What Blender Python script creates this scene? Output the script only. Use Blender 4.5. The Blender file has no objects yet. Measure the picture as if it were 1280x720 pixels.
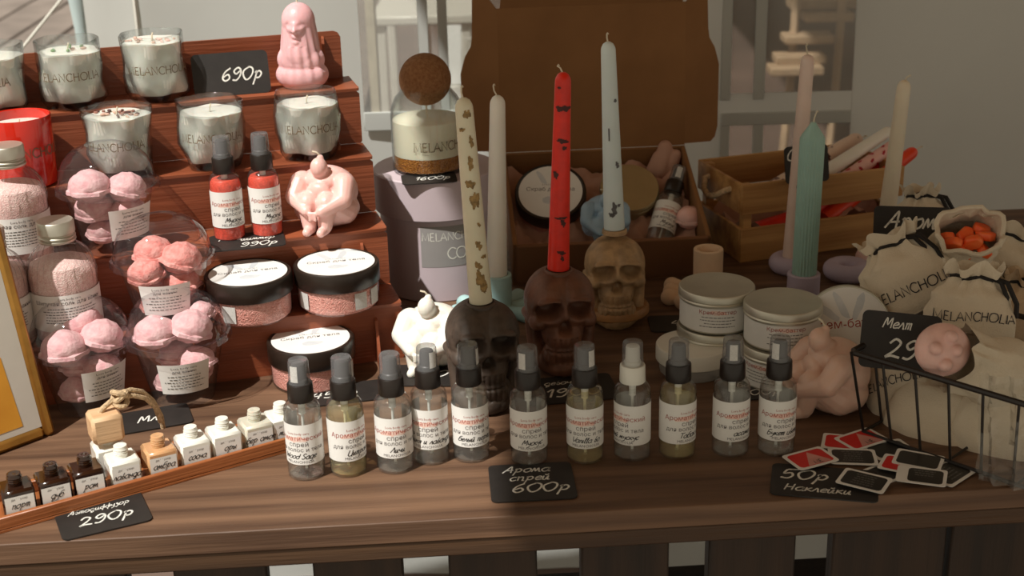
import bpy, math, random
from mathutils import Vector, Matrix
R = math.radians; PI = math.pi
C = bpy.context.scene.collection
random.seed(4)

# ---------------------------------------------------------------- camera, light
F_PX, PITCH, ROLL, CAM_Z, TOP = 1750.0, R(20.5), R(1.5), 1.37, 0.75
fw = Vector((0, math.cos(PITCH), -math.sin(PITCH)))
up0 = Vector((0, math.sin(PITCH), math.cos(PITCH)))
rt = Vector((1, 0, 0)) * math.cos(ROLL) - up0 * math.sin(ROLL)
upv = up0 * math.cos(ROLL) + Vector((1, 0, 0)) * math.sin(ROLL)
CAM = Vector((0, 0, CAM_Z))
cd = bpy.data.cameras.new('camera'); cam = bpy.data.objects.new('camera', cd); C.objects.link(cam)
cam.matrix_world = Matrix.Translation(CAM) @ Matrix((rt, upv, -fw)).transposed().to_4x4()
cd.sensor_width = 36; cd.lens = F_PX / 1280 * 36
cd.dof.use_dof = True; cd.dof.focus_distance = 1.42; cd.dof.aperture_fstop = 9
cd.clip_start = 0.05
bpy.context.scene.camera = cam
vs = bpy.context.scene.view_settings
vs.view_transform = 'Standard'; vs.look = 'None'; vs.gamma = 1; vs.use_curve_mapping = False
vs.exposure = 0.0
w = bpy.data.worlds.new('sky'); bpy.context.scene.world = w; w.use_nodes = True
bg = w.node_tree.nodes['Background']
bg.inputs[0].default_value = (0.89, 0.80, 0.63, 1); bg.inputs[1].default_value = 0.58
SUN_DIR = Vector((0.38, 0.40, -0.86)).normalized()
sl = bpy.data.lights.new('sun', 'SUN'); sl.energy = 5.3; sl.angle = R(0.9); sl.color = (1.0, 0.97, 0.90)
so = bpy.data.objects.new('sun', sl); C.objects.link(so); so.location = (-2, -2, 5)
so.rotation_euler = SUN_DIR.to_track_quat('-Z', 'Y').to_euler()

def at(px, py, z=0.0):
    """point of the horizontal plane z above the table top that the pixel shows"""
    d = fw * F_PX + rt * (px - 640) + upv * (360 - py)
    t = (z + TOP - CAM_Z) / d.z
    return Vector((d.x * t, d.y * t, z + TOP))
def aty(px, py, y):
    d = fw * F_PX + rt * (px - 640) + upv * (360 - py)
    return CAM + d * (y / d.y)
def proj(p):
    d = p - CAM; z = d.dot(fw)
    return 640 + F_PX * d.dot(rt) / z, 360 - F_PX * d.dot(upv) / z
def base(px, py, r=0.0, z=0.0):
    """centre of a round base whose front-most rim point is seen at the pixel"""
    p = at(px, py, z); h = Vector((p.x, p.y, 0)).normalized()
    return p + h * r
def facing(p): return -math.atan2(p.x, p.y)

# ---------------------------------------------------------------- materials
def lin(c):
    return tuple(((v / 255) / 12.92 if v / 255 <= 0.04045 else ((v / 255 + 0.055) / 1.055) ** 2.4) for v in c) + (1,)
MATS = {}
def mat(name, col, rough=0.5, metal=0, sss=0, spec=0.5, var=0.12, scale=30, bump=0.0, bscale=200, stretch=(1, 1, 1), col2=None, coat=0):
    """colour broken up by noise, with an optional fine relief"""
    if name in MATS: return MATS[name]
    m = bpy.data.materials.new(name); m.use_nodes = True; N = m.node_tree.nodes; L = m.node_tree.links
    b = N['Principled BSDF']; b.inputs['Roughness'].default_value = rough; b.inputs['Metallic'].default_value = metal
    b.inputs['Specular IOR Level'].default_value = spec; b.inputs['Coat Weight'].default_value = coat
    tc = N.new('ShaderNodeTexCoord'); mp = N.new('ShaderNodeMapping'); mp.inputs['Scale'].default_value = stretch
    L.new(tc.outputs['Object'], mp.inputs[0])
    n = N.new('ShaderNodeTexNoise'); n.inputs['Scale'].default_value = scale; n.inputs['Detail'].default_value = 5
    L.new(mp.outputs[0], n.inputs['Vector'])
    mx = N.new('ShaderNodeMix'); mx.data_type = 'RGBA'
    c1 = lin(col); c2 = lin(col2) if col2 else tuple(min(1, v * (1 - var * 2.2)) for v in c1[:3]) + (1,)
    mx.inputs[6].default_value = c1; mx.inputs[7].default_value = c2
    rp = N.new('ShaderNodeValToRGB'); rp.color_ramp.elements[0].position = 0.35; rp.color_ramp.elements[1].position = 0.68
    L.new(n.outputs[0], rp.inputs[0]); L.new(rp.outputs[0], mx.inputs[0]); L.new(mx.outputs[2], b.inputs['Base Color'])
    if sss:
        b.inputs['Subsurface Weight'].default_value = sss; b.inputs['Subsurface Radius'].default_value = (1, .6, .45)
        b.inputs['Subsurface Scale'].default_value = 0.006
    if bump:
        n2 = N.new('ShaderNodeTexNoise'); n2.inputs['Scale'].default_value = bscale; n2.inputs['Detail'].default_value = 4
        L.new(mp.outputs[0], n2.inputs['Vector'])
        bp = N.new('ShaderNodeBump'); bp.inputs['Strength'].default_value = bump; bp.inputs['Distance'].default_value = 0.002
        L.new(n2.outputs[0], bp.inputs['Height']); L.new(bp.outputs[0], b.inputs['Normal'])
    MATS[name] = m; return m
def clear(name, tint=(1, 1, 1), rough=0.02, ior=1.45, refr=0.0, haze=0.0, hcol=(1, 1, 1), edge=0.45):
    """thin clear plastic or glass: see-through with Fresnel reflection, some refraction, some haze"""
    if name in MATS: return MATS[name]
    m = bpy.data.materials.new(name); m.use_nodes = True; N = m.node_tree.nodes; L = m.node_tree.links
    for q in list(N):
        if q.type == 'BSDF_PRINCIPLED': N.remove(q)
    out = N['Material Output']
    tr = N.new('ShaderNodeBsdfTransparent'); tr.inputs[0].default_value = (*tint, 1)
    gl = N.new('ShaderNodeBsdfGlossy'); gl.inputs['Roughness'].default_value = rough
    lw = N.new('ShaderNodeLayerWeight'); lw.inputs[0].default_value = 0.5; f0 = ((ior - 1) / (ior + 1)) ** 2
    pw = N.new('ShaderNodeMath'); pw.operation = 'POWER'; pw.inputs[1].default_value = 4.0; L.new(lw.outputs['Facing'], pw.inputs[0])
    fr = N.new('ShaderNodeMath'); fr.operation = 'MULTIPLY_ADD'; fr.inputs[1].default_value = 0.8; fr.inputs[2].default_value = f0; L.new(pw.outputs[0], fr.inputs[0])
    cur = tr.outputs[0]
    lw0 = N.new('ShaderNodeLayerWeight'); lw0.inputs[0].default_value = 0.5; p0 = N.new('ShaderNodeMath'); p0.operation = 'POWER'; p0.inputs[1].default_value = 3.0
    L.new(lw0.outputs['Facing'], p0.inputs[0]); cm = N.new('ShaderNodeMix'); cm.data_type = 'RGBA'; cm.inputs[6].default_value = (*tint, 1); cm.inputs[7].default_value = (*[c * edge for c in tint], 1)
    L.new(p0.outputs[0], cm.inputs[0]); L.new(cm.outputs[2], tr.inputs[0])
    if refr:
        g = N.new('ShaderNodeBsdfGlass'); g.inputs['IOR'].default_value = 1.33; g.inputs['Roughness'].default_value = 0.0; g.inputs[0].default_value = (*tint, 1)
        mr = N.new('ShaderNodeMixShader'); mr.inputs[0].default_value = refr; L.new(cur, mr.inputs[1]); L.new(g.outputs[0], mr.inputs[2]); cur = mr.outputs[0]
    if haze:
        d = N.new('ShaderNodeBsdfDiffuse'); d.inputs[0].default_value = (*hcol, 1)
        mh = N.new('ShaderNodeMixShader'); mh.inputs[0].default_value = haze; L.new(cur, mh.inputs[1]); L.new(d.outputs[0], mh.inputs[2]); cur = mh.outputs[0]
    mx = N.new('ShaderNodeMixShader'); L.new(fr.outputs[0], mx.inputs[0]); L.new(cur, mx.inputs[1]); L.new(gl.outputs[0], mx.inputs[2])
    L.new(mx.outputs[0], out.inputs[0]); MATS[name] = m; return m
def cloth_light(name, col, trans=0.35, scale=6, bump=0.3, bscale=9, var=0.06):
    """thin fabric lit from both sides"""
    m = mat(name, col, 0.9, var=var, scale=scale, bump=bump, bscale=bscale, spec=0.1)
    N = m.node_tree.nodes; L = m.node_tree.links
    t = N.new('ShaderNodeBsdfTranslucent'); t.inputs[0].default_value = lin(col)
    mx = N.new('ShaderNodeMixShader'); mx.inputs[0].default_value = trans
    L.new(N['Principled BSDF'].outputs[0], mx.inputs[1]); L.new(t.outputs[0], mx.inputs[2]); L.new(mx.outputs[0], N['Material Output'].inputs[0])
    return m
def spots(name, col, spot, scale, lo, hi, rough=0.5, sss=0.2, stretch=(1, 1, 1)):
    """wax with irregular inclusions"""
    m = mat(name, col, rough, sss=sss, var=0.05); N = m.node_tree.nodes; L = m.node_tree.links
    b = N['Principled BSDF']; src = b.inputs['Base Color'].links[0].from_socket
    tc = N.new('ShaderNodeTexCoord'); mp = N.new('ShaderNodeMapping'); mp.inputs['Scale'].default_value = stretch; L.new(tc.outputs['Object'], mp.inputs[0])
    n = N.new('ShaderNodeTexNoise'); n.inputs['Scale'].default_value = scale; n.inputs['Detail'].default_value = 2; L.new(mp.outputs[0], n.inputs['Vector'])
    r = N.new('ShaderNodeValToRGB'); r.color_ramp.elements[0].position = lo; r.color_ramp.elements[1].position = hi
    L.new(n.outputs[0], r.inputs[0]); x = N.new('ShaderNodeMix'); x.data_type = 'RGBA'
    L.new(r.outputs[0], x.inputs[0]); L.new(src, x.inputs[6]); x.inputs[7].default_value = lin(spot); L.new(x.outputs[2], b.inputs['Base Color'])
    return m
def grains(name, c1, c2, scale=420, rough=0.4, bump=0.8):
    """coarse crystals"""
    if name in MATS: return MATS[name]
    m = bpy.data.materials.new(name); m.use_nodes = True; N = m.node_tree.nodes; L = m.node_tree.links
    b = N['Principled BSDF']; b.inputs['Roughness'].default_value = rough
    tc = N.new('ShaderNodeTexCoord'); v = N.new('ShaderNodeTexVoronoi'); v.inputs['Scale'].default_value = scale; L.new(tc.outputs['Object'], v.inputs['Vector'])
    n = N.new('ShaderNodeTexNoise'); n.inputs['Scale'].default_value = scale / 12; L.new(tc.outputs['Object'], n.inputs['Vector'])
    sp = N.new('ShaderNodeSeparateColor'); L.new(v.outputs['Color'], sp.inputs[0])
    ad = N.new('ShaderNodeMath'); ad.operation = 'MULTIPLY_ADD'; ad.inputs[1].default_value = 0.55; L.new(sp.outputs[0], ad.inputs[0]); 
    m3 = N.new('ShaderNodeMath'); m3.operation = 'MULTIPLY'; m3.inputs[1].default_value = 0.5; L.new(n.outputs[0], m3.inputs[0]); L.new(m3.outputs[0], ad.inputs[2])
    x = N.new('ShaderNodeMix'); x.data_type = 'RGBA'; x.inputs[6].default_value = lin(c1); x.inputs[7].default_value = lin(c2)
    L.new(ad.outputs[0], x.inputs[0]); L.new(x.outputs[2], b.inputs['Base Color'])
    bp = N.new('ShaderNodeBump'); bp.inputs['Strength'].default_value = bump; bp.inputs['Distance'].default_value = 0.0015
    L.new(v.outputs['Distance'], bp.inputs['Height']); L.new(bp.outputs[0], b.inputs['Normal'])
    MATS[name] = m; return m
def wood(name, col, col2, rough=0.5, scale=3.0, axis=0, fine=60):
    """grain streaks along one axis, with long stains"""
    if name in MATS: return MATS[name]
    st = [22, 22, 22]; st[axis] = 1.0
    m = mat(name, col, rough, var=0.3, scale=scale, stretch=tuple(st), col2=col2, bump=0.35, bscale=fine / 4)
    return m

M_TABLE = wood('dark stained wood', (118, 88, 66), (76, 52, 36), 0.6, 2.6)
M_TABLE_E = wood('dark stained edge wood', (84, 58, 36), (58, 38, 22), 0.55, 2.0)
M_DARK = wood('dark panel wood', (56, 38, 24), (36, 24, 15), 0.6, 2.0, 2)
M_RED = wood('reddish stained plywood', (150, 80, 50), (112, 56, 32), 0.45, 1.5, 0)
M_TRAYW = wood('orange varnished wood', (168, 102, 58), (140, 78, 42), 0.4, 2.0, 0)
M_PINE = wood('pine wood', (196, 150, 92), (146, 98, 50), 0.55, 2.2, 0)
M_CUBE = wood('pale beech', (214, 178, 140), (198, 158, 118), 0.6, 4.0, 0)
M_GLASS = clear('clear glass', (0.97, 0.985, 0.98), 0.01, 1.5, refr=0.0)
M_GLASSW = clear('thick wavy glass', (0.93, 0.95, 0.95), 0.02, 1.6, refr=0.12)
M_PET = clear('clear plastic', (0.985, 0.985, 0.98), 0.04, 1.5, haze=0.015, edge=.6)
M_DOME = clear('clear dome plastic', (0.98, 0.975, 0.985), 0.04, 1.5, haze=0.015, hcol=(0.8, 0.76, 0.85), edge=.62)
M_CAPC = clear('smoky clear cap plastic', (0.86, 0.86, 0.86), 0.08, 1.5, haze=0.16, hcol=(0.55, 0.55, 0.57))
M_LIQ = clear('clear liquid', (0.97, 0.98, 0.97), 0.0, 1.33, refr=0.14, haze=.05, hcol=(.85, .84, .8), edge=.75)
M_LIQY = clear('yellow liquid', (0.96, 0.91, 0.70), 0.0, 1.33, refr=0.14, haze=.12, hcol=(.85, .78, .5), edge=.75)
M_LIQA = clear('amber liquid', (0.95, 0.70, 0.42), 0.0, 1.33, refr=0.3)
M_BLACK = mat('black ribbed plastic', (34, 26, 22), 0.38)
M_BLID = mat('black lid plastic', (40, 30, 24), 0.32)
M_PUMP = mat('grey pump plastic', (70, 68, 68), 0.4)
M_WHITEP = mat('white plastic', (226, 224, 214), 0.35, var=0.03)
M_TUBE = mat('dip tube plastic', (235, 235, 230), 0.3, var=0.03)
M_PAPER = mat('white label paper', (232, 230, 226), 0.6, var=0.03)
M_STICK = mat('grey printed sticker', (206, 204, 200), 0.5, var=0.1, scale=900)
M_INK = mat('grey printing ink', (92, 84, 84), 0.6)
M_INKR = mat('red printing ink', (168, 70, 58), 0.6)
M_PEN = mat('black pen ink', (26, 24, 26), 0.5)
M_BLUSH = mat('pink watercolour blush', (238, 188, 172), 0.6, col2=(232, 210, 200), scale=160)
M_BLUSHG = mat('grey leaf print', (196, 200, 204), 0.6, col2=(214, 216, 218), scale=60)
M_BRONZE = mat('bronze lettering', (112, 92, 62), 0.4)
M_GREYL = mat('grey lettering', (110, 108, 104), 0.5)
M_CHALK = mat('white chalk marker', (236, 234, 226), 0.7, var=0.15, scale=300)
M_TAG = mat('black chalkboard', (38, 33, 30), 0.6, var=0.15, scale=60)
M_WAX = mat('white candle wax', (236, 232, 222), 0.35, sss=0.3, var=0.02)
M_WAXI = mat('ivory candle wax', (228, 216, 194), 0.4, sss=0.3, var=0.03)
M_PINKW = mat('pale pink wax', (238, 192, 184), 0.35, sss=0.45, var=0.05, scale=60)
M_VEIL = mat('rose wax', (240, 188, 192), 0.4, sss=0.45, var=0.08, scale=50)
M_BEIGEW = mat('beige pink wax', (226, 190, 172), 0.35, sss=0.4, var=0.05)
M_BLUEW = mat('light blue wax', (156, 184, 206), 0.4, sss=0.3, var=0.05)
M_REDW = mat('red candle wax', (228, 42, 20), 0.4, sss=0.25, var=0.08, scale=80)
M_REDWD = spots('red candle wax with dark marks', (226, 40, 20), (78, 22, 14), 38, 0.56, 0.62, stretch=(1, 1, 1.2))
M_PALEB = mat('pale blue white wax', (214, 226, 226), 0.4, sss=0.3, var=0.03)
M_FLAKE = spots('cream wax with golden petals', (226, 216, 186), (142, 106, 56), 55, 0.60, 0.64, stretch=(1, 1, .7))
M_FLAKEP = spots('pale pink wax with brown petals', (234, 208, 190), (120, 80, 62), 60, 0.56, 0.62)
M_PINKT = mat('pale pink taper wax', (232, 208, 196), 0.4, sss=0.3, var=0.04)
M_MINT = mat('mint wax', (160, 196, 186), 0.45, sss=0.25, var=0.05)
M_WICK = mat('cotton wick', (226, 214, 190), 0.9, bump=0.5, bscale=900)
M_LILAC = mat('lilac plaster', (190, 176, 196), 0.7, var=0.05)
M_LBLUE = mat('light blue plaster', (164, 196, 196), 0.65, var=0.05)
M_PEACH = mat('peach plaster', (224, 192, 160), 0.7, var=0.05)
M_PINKP = mat('pink plaster', (222, 186, 180), 0.7, var=0.05)
M_SKB = mat('black skull wax', (84, 70, 60), 0.55, var=0.2, scale=90, bump=0.2, bscale=300)
M_SKR = mat('brown skull wax', (118, 76, 56), 0.5, var=0.22, scale=50, bump=0.3, bscale=250)
M_SKT = mat('tan skull plaster', (188, 154, 114), 0.5, var=0.2, scale=70, bump=0.2, bscale=250)
M_SKTB = mat('ochre skull stand', (176, 128, 78), 0.5, var=0.15, scale=50)
M_CORK = mat('cork', (150, 106, 68), 0.9, var=0.2, scale=260, bump=0.8, bscale=500, col2=(128, 82, 46))
M_GOLD = grains('copper glitter', (120, 62, 22), (196, 132, 64), 500, 0.25)
M_SALT = grains('pink bath salt', (214, 160, 158), (244, 222, 216), 700, bump=.4)
M_SCRUB = grains('pink scrub crystals', (206, 124, 112), (240, 180, 168), 600)
M_SCOOP = mat('pink bath scoop', (226, 188, 188), 0.85, var=0.12, scale=120, bump=0.7, bscale=200, col2=(214, 160, 164))
M_SCOOPR = mat('rose bath scoop', (230, 166, 158), 0.85, var=0.12, scale=120, bump=0.9, bscale=260, col2=(214, 124, 116))
M_ALU = mat('brushed aluminium', (208, 204, 190), 0.45, .85, var=0.05)
M_ALUW = mat('warm tin', (196, 182, 146), 0.42, .85, var=0.05)
M_REDGEL = mat('red shimmer liquid', (226, 84, 64), 0.25, sss=0.3, var=0.15, scale=400)
M_REDG = mat('red glass paint', (206, 38, 22), 0.12, var=0.08, coat=0.6)
M_BOXL = mat('lilac card', (196, 180, 186), 0.55, var=0.02)
M_BOXG = mat('grey card label', (150, 146, 144), 0.5, var=0.02)
M_KRAFT = mat('kraft cardboard', (138, 96, 56), 0.85, var=0.06, scale=12, col2=(126, 86, 48))
M_KRAFTD = mat('brown kraft cardboard outside', (120, 80, 50), 0.85, var=0.06, scale=12)
M_TISSUE = cloth_light('pink tissue paper', (210, 166, 146), 0.2, 20, 0.6, 60)
M_CANVAS = mat('natural cotton canvas', (220, 206, 184), 0.9, var=0.06, scale=14, bump=0.4, bscale=700, spec=0.1)
M_CANVASD = mat('canvas with tan cast', (204, 178, 148), 0.9, var=0.06, scale=14, bump=0.4, bscale=700, spec=0.1)
M_CORD = mat('black ribbon', (28, 22, 20), 0.7)
M_ORANGE = mat('orange soap', (248, 96, 40), 0.4, sss=0.3, var=0.2, scale=70, col2=(250, 130, 70))
M_PAW = mat('pink paw wax', (232, 190, 180), 0.4, sss=0.4, var=0.08, scale=60)
M_WIRE = mat('black wire', (34, 26, 22), 0.45)
M_GOLDF = mat('gilt frame', (190, 140, 66), 0.35, 0.6, var=0.15, scale=40, stretch=(1, 1, 1))
M_MAT = mat('grey poster paper', (206, 200, 190), 0.6, var=0.03)
M_POST = mat('ochre poster print', (222, 158, 52), 0.6, var=0.12, scale=20, col2=(206, 140, 40))
M_ROPE = mat('jute rope', (214, 184, 146), 0.95, var=0.2, scale=300, bump=0.9, bscale=500)
M_SRED = mat('red sticker print', (214, 34, 28), 0.4, var=0.05)
M_SBLK = mat('black sticker print', (38, 36, 34), 0.4, var=0.1)
M_FABRIC = cloth_light('white tent fabric', (214, 216, 212), 0.35, 3, 0.5, 5)
M_CANOPY = cloth_light('beige tent roof fabric', (190, 158, 118), 0.2, 3, 0.2, 5)
M_FILM = clear('hazy window film', (0.86, 0.86, 0.84), 0.12, 1.4, haze=0.24, hcol=(0.62, 0.62, 0.6))
M_GROUND = mat('reddish paving', (108, 88, 78), 0.9, var=0.2, scale=2, bump=0.3, bscale=20)
M_DECK = mat('weathered deck wood', (134, 122, 114), 0.8, var=0.15, scale=4, stretch=(1, 1, 1))
M_POLE = mat('pale blue pole', (190, 206, 206), 0.4, var=0.03)
M_STONE = mat('pale stone floor', (196, 190, 178), 0.9, var=0.25, scale=60, bump=0.3, bscale=60)

# ---------------------------------------------------------------- mesh builder
class MB:
    def __init__(s): s.v = []; s.f = []; s.T = Matrix.Identity(4)
    def add(s, vs_, fs):
        o = len(s.v)
        for p in vs_: s.v.append(tuple(s.T @ Vector(p)))
        for f in fs: s.f.append(tuple(i + o for i in f))
        return s
    def lathe(s, prof, n=32, mod=None, cap=True):
        """prof: (r, z) from the bottom up; mod(angle, z, r) -> r"""
        vs_, fs = [], []
        for r, z in prof:
            for k in range(n):
                a = 2 * PI * k / n; q = mod(a, z, r) if mod else r
                vs_.append((q * math.cos(a), q * math.sin(a), z))
        m = len(prof)
        for i in range(m - 1):
            for k in range(n):
                k2 = (k + 1) % n
                fs.append((i * n + k, i * n + k2, (i + 1) * n + k2, (i + 1) * n + k))
        if cap:
            if prof[0][0] > 1e-5: fs.append(tuple(reversed(range(n))))
            if prof[-1][0] > 1e-5: fs.append(tuple((m - 1) * n + k for k in range(n)))
        return s.add(vs_, fs)
    def box(s, x0, y0, z0, x1, y1, z1):
        v = [(x, y, z) for z in (z0, z1) for y in (y0, y1) for x in (x0, x1)]
        return s.add(v, [(0, 2, 3, 1), (4, 5, 7, 6), (0, 1, 5, 4), (2, 6, 7, 3), (0, 4, 6, 2), (1, 3, 7, 5)])
    def prism(s, pts, z0, z1):
        """outline in x, y extruded in z"""
        n = len(pts)
        v = [(x, y, z0) for x, y in pts] + [(x, y, z1) for x, y in pts]
        f = [tuple(reversed(range(n))), tuple(range(n, 2 * n))] + [(i, (i + 1) % n, n + (i + 1) % n, n + i) for i in range(n)]
        return s.add(v, f)
    def tube(s, path, r, n=8, closed=False):
        """r a number or a list of radii"""
        P = [Vector(p) for p in path]; m = len(P); rr = r if isinstance(r, (list, tuple)) else [r] * m
        vs_, fs = [], []; ref = None
        for i in range(m):
            a = P[(i - 1) % m] if (closed or i > 0) else P[i]; b = P[(i + 1) % m] if (closed or i < m - 1) else P[i]
            t = (b - a).normalized()
            if ref is None: ref = t.orthogonal().normalized()
            ref = (ref - t * ref.dot(t))
            ref = ref.normalized() if ref.length > 1e-6 else t.orthogonal().normalized()
            bi = t.cross(ref)
            for k in range(n):
                an = 2 * PI * k / n; vs_.append(P[i] + (ref * math.cos(an) + bi * math.sin(an)) * rr[i])
        for i in range(m if closed else m - 1):
            j = (i + 1) % m
            for k in range(n):
                k2 = (k + 1) % n; fs.append((i * n + k, i * n + k2, j * n + k2, j * n + k))
        if not closed: fs += [tuple(reversed(range(n))), tuple((m - 1) * n + k for k in range(n))]
        return s.add(vs_, fs)
    def ball(s, c, rx, ry=None, rz=None, n=16, m=10, rot=None):
        ry = ry or rx; rz = rz or rx; old = s.T
        s.T = s.T @ Matrix.Translation(Vector(c)) @ (rot.to_4x4() if rot else Matrix.Identity(4)) @ Matrix.Diagonal((rx, ry, rz, 1))
        s.lathe([(math.sin(PI * i / m) if 0 < i < m else 1e-6, -math.cos(PI * i / m)) for i in range(m + 1)], n, cap=False)
        s.T = old; return s
    def capsule(s, a, b, ra, rb, n=14):
        a = Vector(a); b = Vector(b); L = (b - a).length; old = s.T
        q = Vector((0, 0, 1)).rotation_difference(b - a).to_matrix().to_4x4()
        s.T = s.T @ Matrix.Translation(a) @ q
        prof = [(ra * math.sin(PI / 2 * i / 6) + 1e-6, -ra * math.cos(PI / 2 * i / 6)) for i in range(7)]
        prof += [(ra + (rb - ra) * t / 6, L * t / 6) for t in range(1, 6)]
        prof += [(rb * math.cos(PI / 2 * i / 6) + 1e-6, L + rb * math.sin(PI / 2 * i / 6)) for i in range(7)]
        s.lathe(prof, n, cap=True); s.T = old; return s
    def mesh(s, name, m, angle=38):
        me = bpy.data.meshes.new(name); me.from_pydata(s.v, [], s.f); me.validate(); me.update()
        me.materials.append(m)
        me.shade_smooth(); me.set_sharp_from_angle(angle=R(angle))
        return me
def bevel_box(x0, y0, z0, x1, y1, z1, b):
    """box with all edges chamfered, as an MB"""
    s = MB(); xs = (x0, x1); ys = (y0, y1); zs = (z0, z1); idx = {}
    for i in (0, 1):
        for j in (0, 1):
            for k in (0, 1):
                dx = b if i == 0 else -b; dy = b if j == 0 else -b; dz = b if k == 0 else -b
                X, Y, Z = xs[i], ys[j], zs[k]
                for ax, p in enumerate([(X, Y + dy, Z + dz), (X + dx, Y, Z + dz), (X + dx, Y + dy, Z)]):
                    idx[i, j, k, ax] = len(s.v); s.v.append(p)
    def q(*a): s.f.append(tuple(idx[t] for t in a))
    for i in (0, 1): q((i, 0, 0, 0), (i, 1, 0, 0), (i, 1, 1, 0), (i, 0, 1, 0))
    for j in (0, 1): q((0, j, 0, 1), (1, j, 0, 1), (1, j, 1, 1), (0, j, 1, 1))
    for k in (0, 1): q((0, 0, k, 2), (1, 0, k, 2), (1, 1, k, 2), (0, 1, k, 2))
    for j in (0, 1):
        for k in (0, 1): q((0, j, k, 1), (1, j, k, 1), (1, j, k, 2), (0, j, k, 2))
        for i in (0, 1): pass
    for i in (0, 1):
        for k in (0, 1): q((i, 0, k, 0), (i, 1, k, 0), (i, 1, k, 2), (i, 0, k, 2))
        for j in (0, 1): q((i, j, 0, 0), (i, j, 1, 0), (i, j, 1, 1), (i, j, 0, 1))
    for i in (0, 1):
        for j in (0, 1):
            for k in (0, 1): s.f.append((idx[i, j, k, 0], idx[i, j, k, 1], idx[i, j, k, 2]))
    import bmesh
    bm = bmesh.new(); vv = [bm.verts.new(p) for p in s.v]
    for f in s.f: bm.faces.new([vv[i] for i in f])
    bmesh.ops.recalc_face_normals(bm, faces=bm.faces); bm.verts.index_update()
    s.f = [tuple(v.index for v in f.verts) for f in bm.faces]; bm.free()
    return s
def fuse(mb, name, m, voxel=0.0012, smooth=4, sculpt=None, flat=True):
    """melts overlapping lumps into one continuous surface"""
    me0 = bpy.data.meshes.new('lumps'); me0.from_pydata(mb.v, [], mb.f)
    o = bpy.data.objects.new('lumps', me0); C.objects.link(o)
    r = o.modifiers.new('r', 'REMESH'); r.mode = 'VOXEL'; r.voxel_size = voxel
    q = o.modifiers.new('s', 'SMOOTH'); q.factor = 0.6; q.iterations = smooth
    dg = bpy.context.evaluated_depsgraph_get()
    me = bpy.data.meshes.new_from_object(o.evaluated_get(dg)); me.name = name
    bpy.data.objects.remove(o)
    for v in me.vertices:
        if sculpt: v.co = sculpt(v.co.copy())
        if flat and v.co.z < 0: v.co.z = 0
    me.materials.clear(); me.materials.append(m); me.shade_smooth(); me.update()
    return me

# ---------------------------------------------------------------- objects
def thing(name, label, cat, loc=(0, 0, 0), rotz=0, group=None, rot=None):
    o = bpy.data.objects.new(name, None); C.objects.link(o); o.empty_display_size = 0.02
    o.location = loc; o.rotation_euler = rot if rot else (0, 0, rotz)
    o['label'] = label; o['category'] = cat
    if group: o['group'] = group
    return o
def part(name, me, parent, label=None, m=None, mtx=None, kind=None):
    if isinstance(me, MB): me = me.mesh(name, m)
    o = bpy.data.objects.new(name, me); C.objects.link(o); o.parent = parent
    if mtx: o.matrix_basis = mtx
    if label: o['label'] = label
    if kind: o['kind'] = kind
    return o
def solo(name, mb, m, label, cat, loc=(0, 0, 0), rot=(0, 0, 0), group=None):
    me = mb.mesh(name, m) if isinstance(mb, MB) else mb
    o = bpy.data.objects.new(name, me); C.objects.link(o); o.location = loc; o.rotation_euler = rot
    o['label'] = label; o['category'] = cat
    if group: o['group'] = group
    return o
def struct(name, mb, m, parent=None):
    o = bpy.data.objects.new(name, mb.mesh(name, m)); C.objects.link(o)
    if parent: o.parent = parent
    o['kind'] = 'structure'; return o
def dup(root, label, loc=None, rotz=None, swap={}, rot=None, scale=None):
    r = root.copy(); C.objects.link(r); r['label'] = label
    if loc is not None: r.location = loc
    if rotz is not None: r.rotation_euler = (0, 0, rotz)
    if rot is not None: r.rotation_euler = rot
    if scale: r.scale = (scale,) * 3
    def kids(a, b):
        for ch in list(a.children):
            c = ch.copy(); C.objects.link(c); c.parent = b
            st = ch.name.split('.')[0]
            if st in swap:
                if isinstance(swap[st], bpy.types.Material):
                    c.data = ch.data.copy(); c.data.materials[0] = swap[st]
                else: c.data = swap[st]
            kids(ch, c)
    kids(root, r); return r

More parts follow.
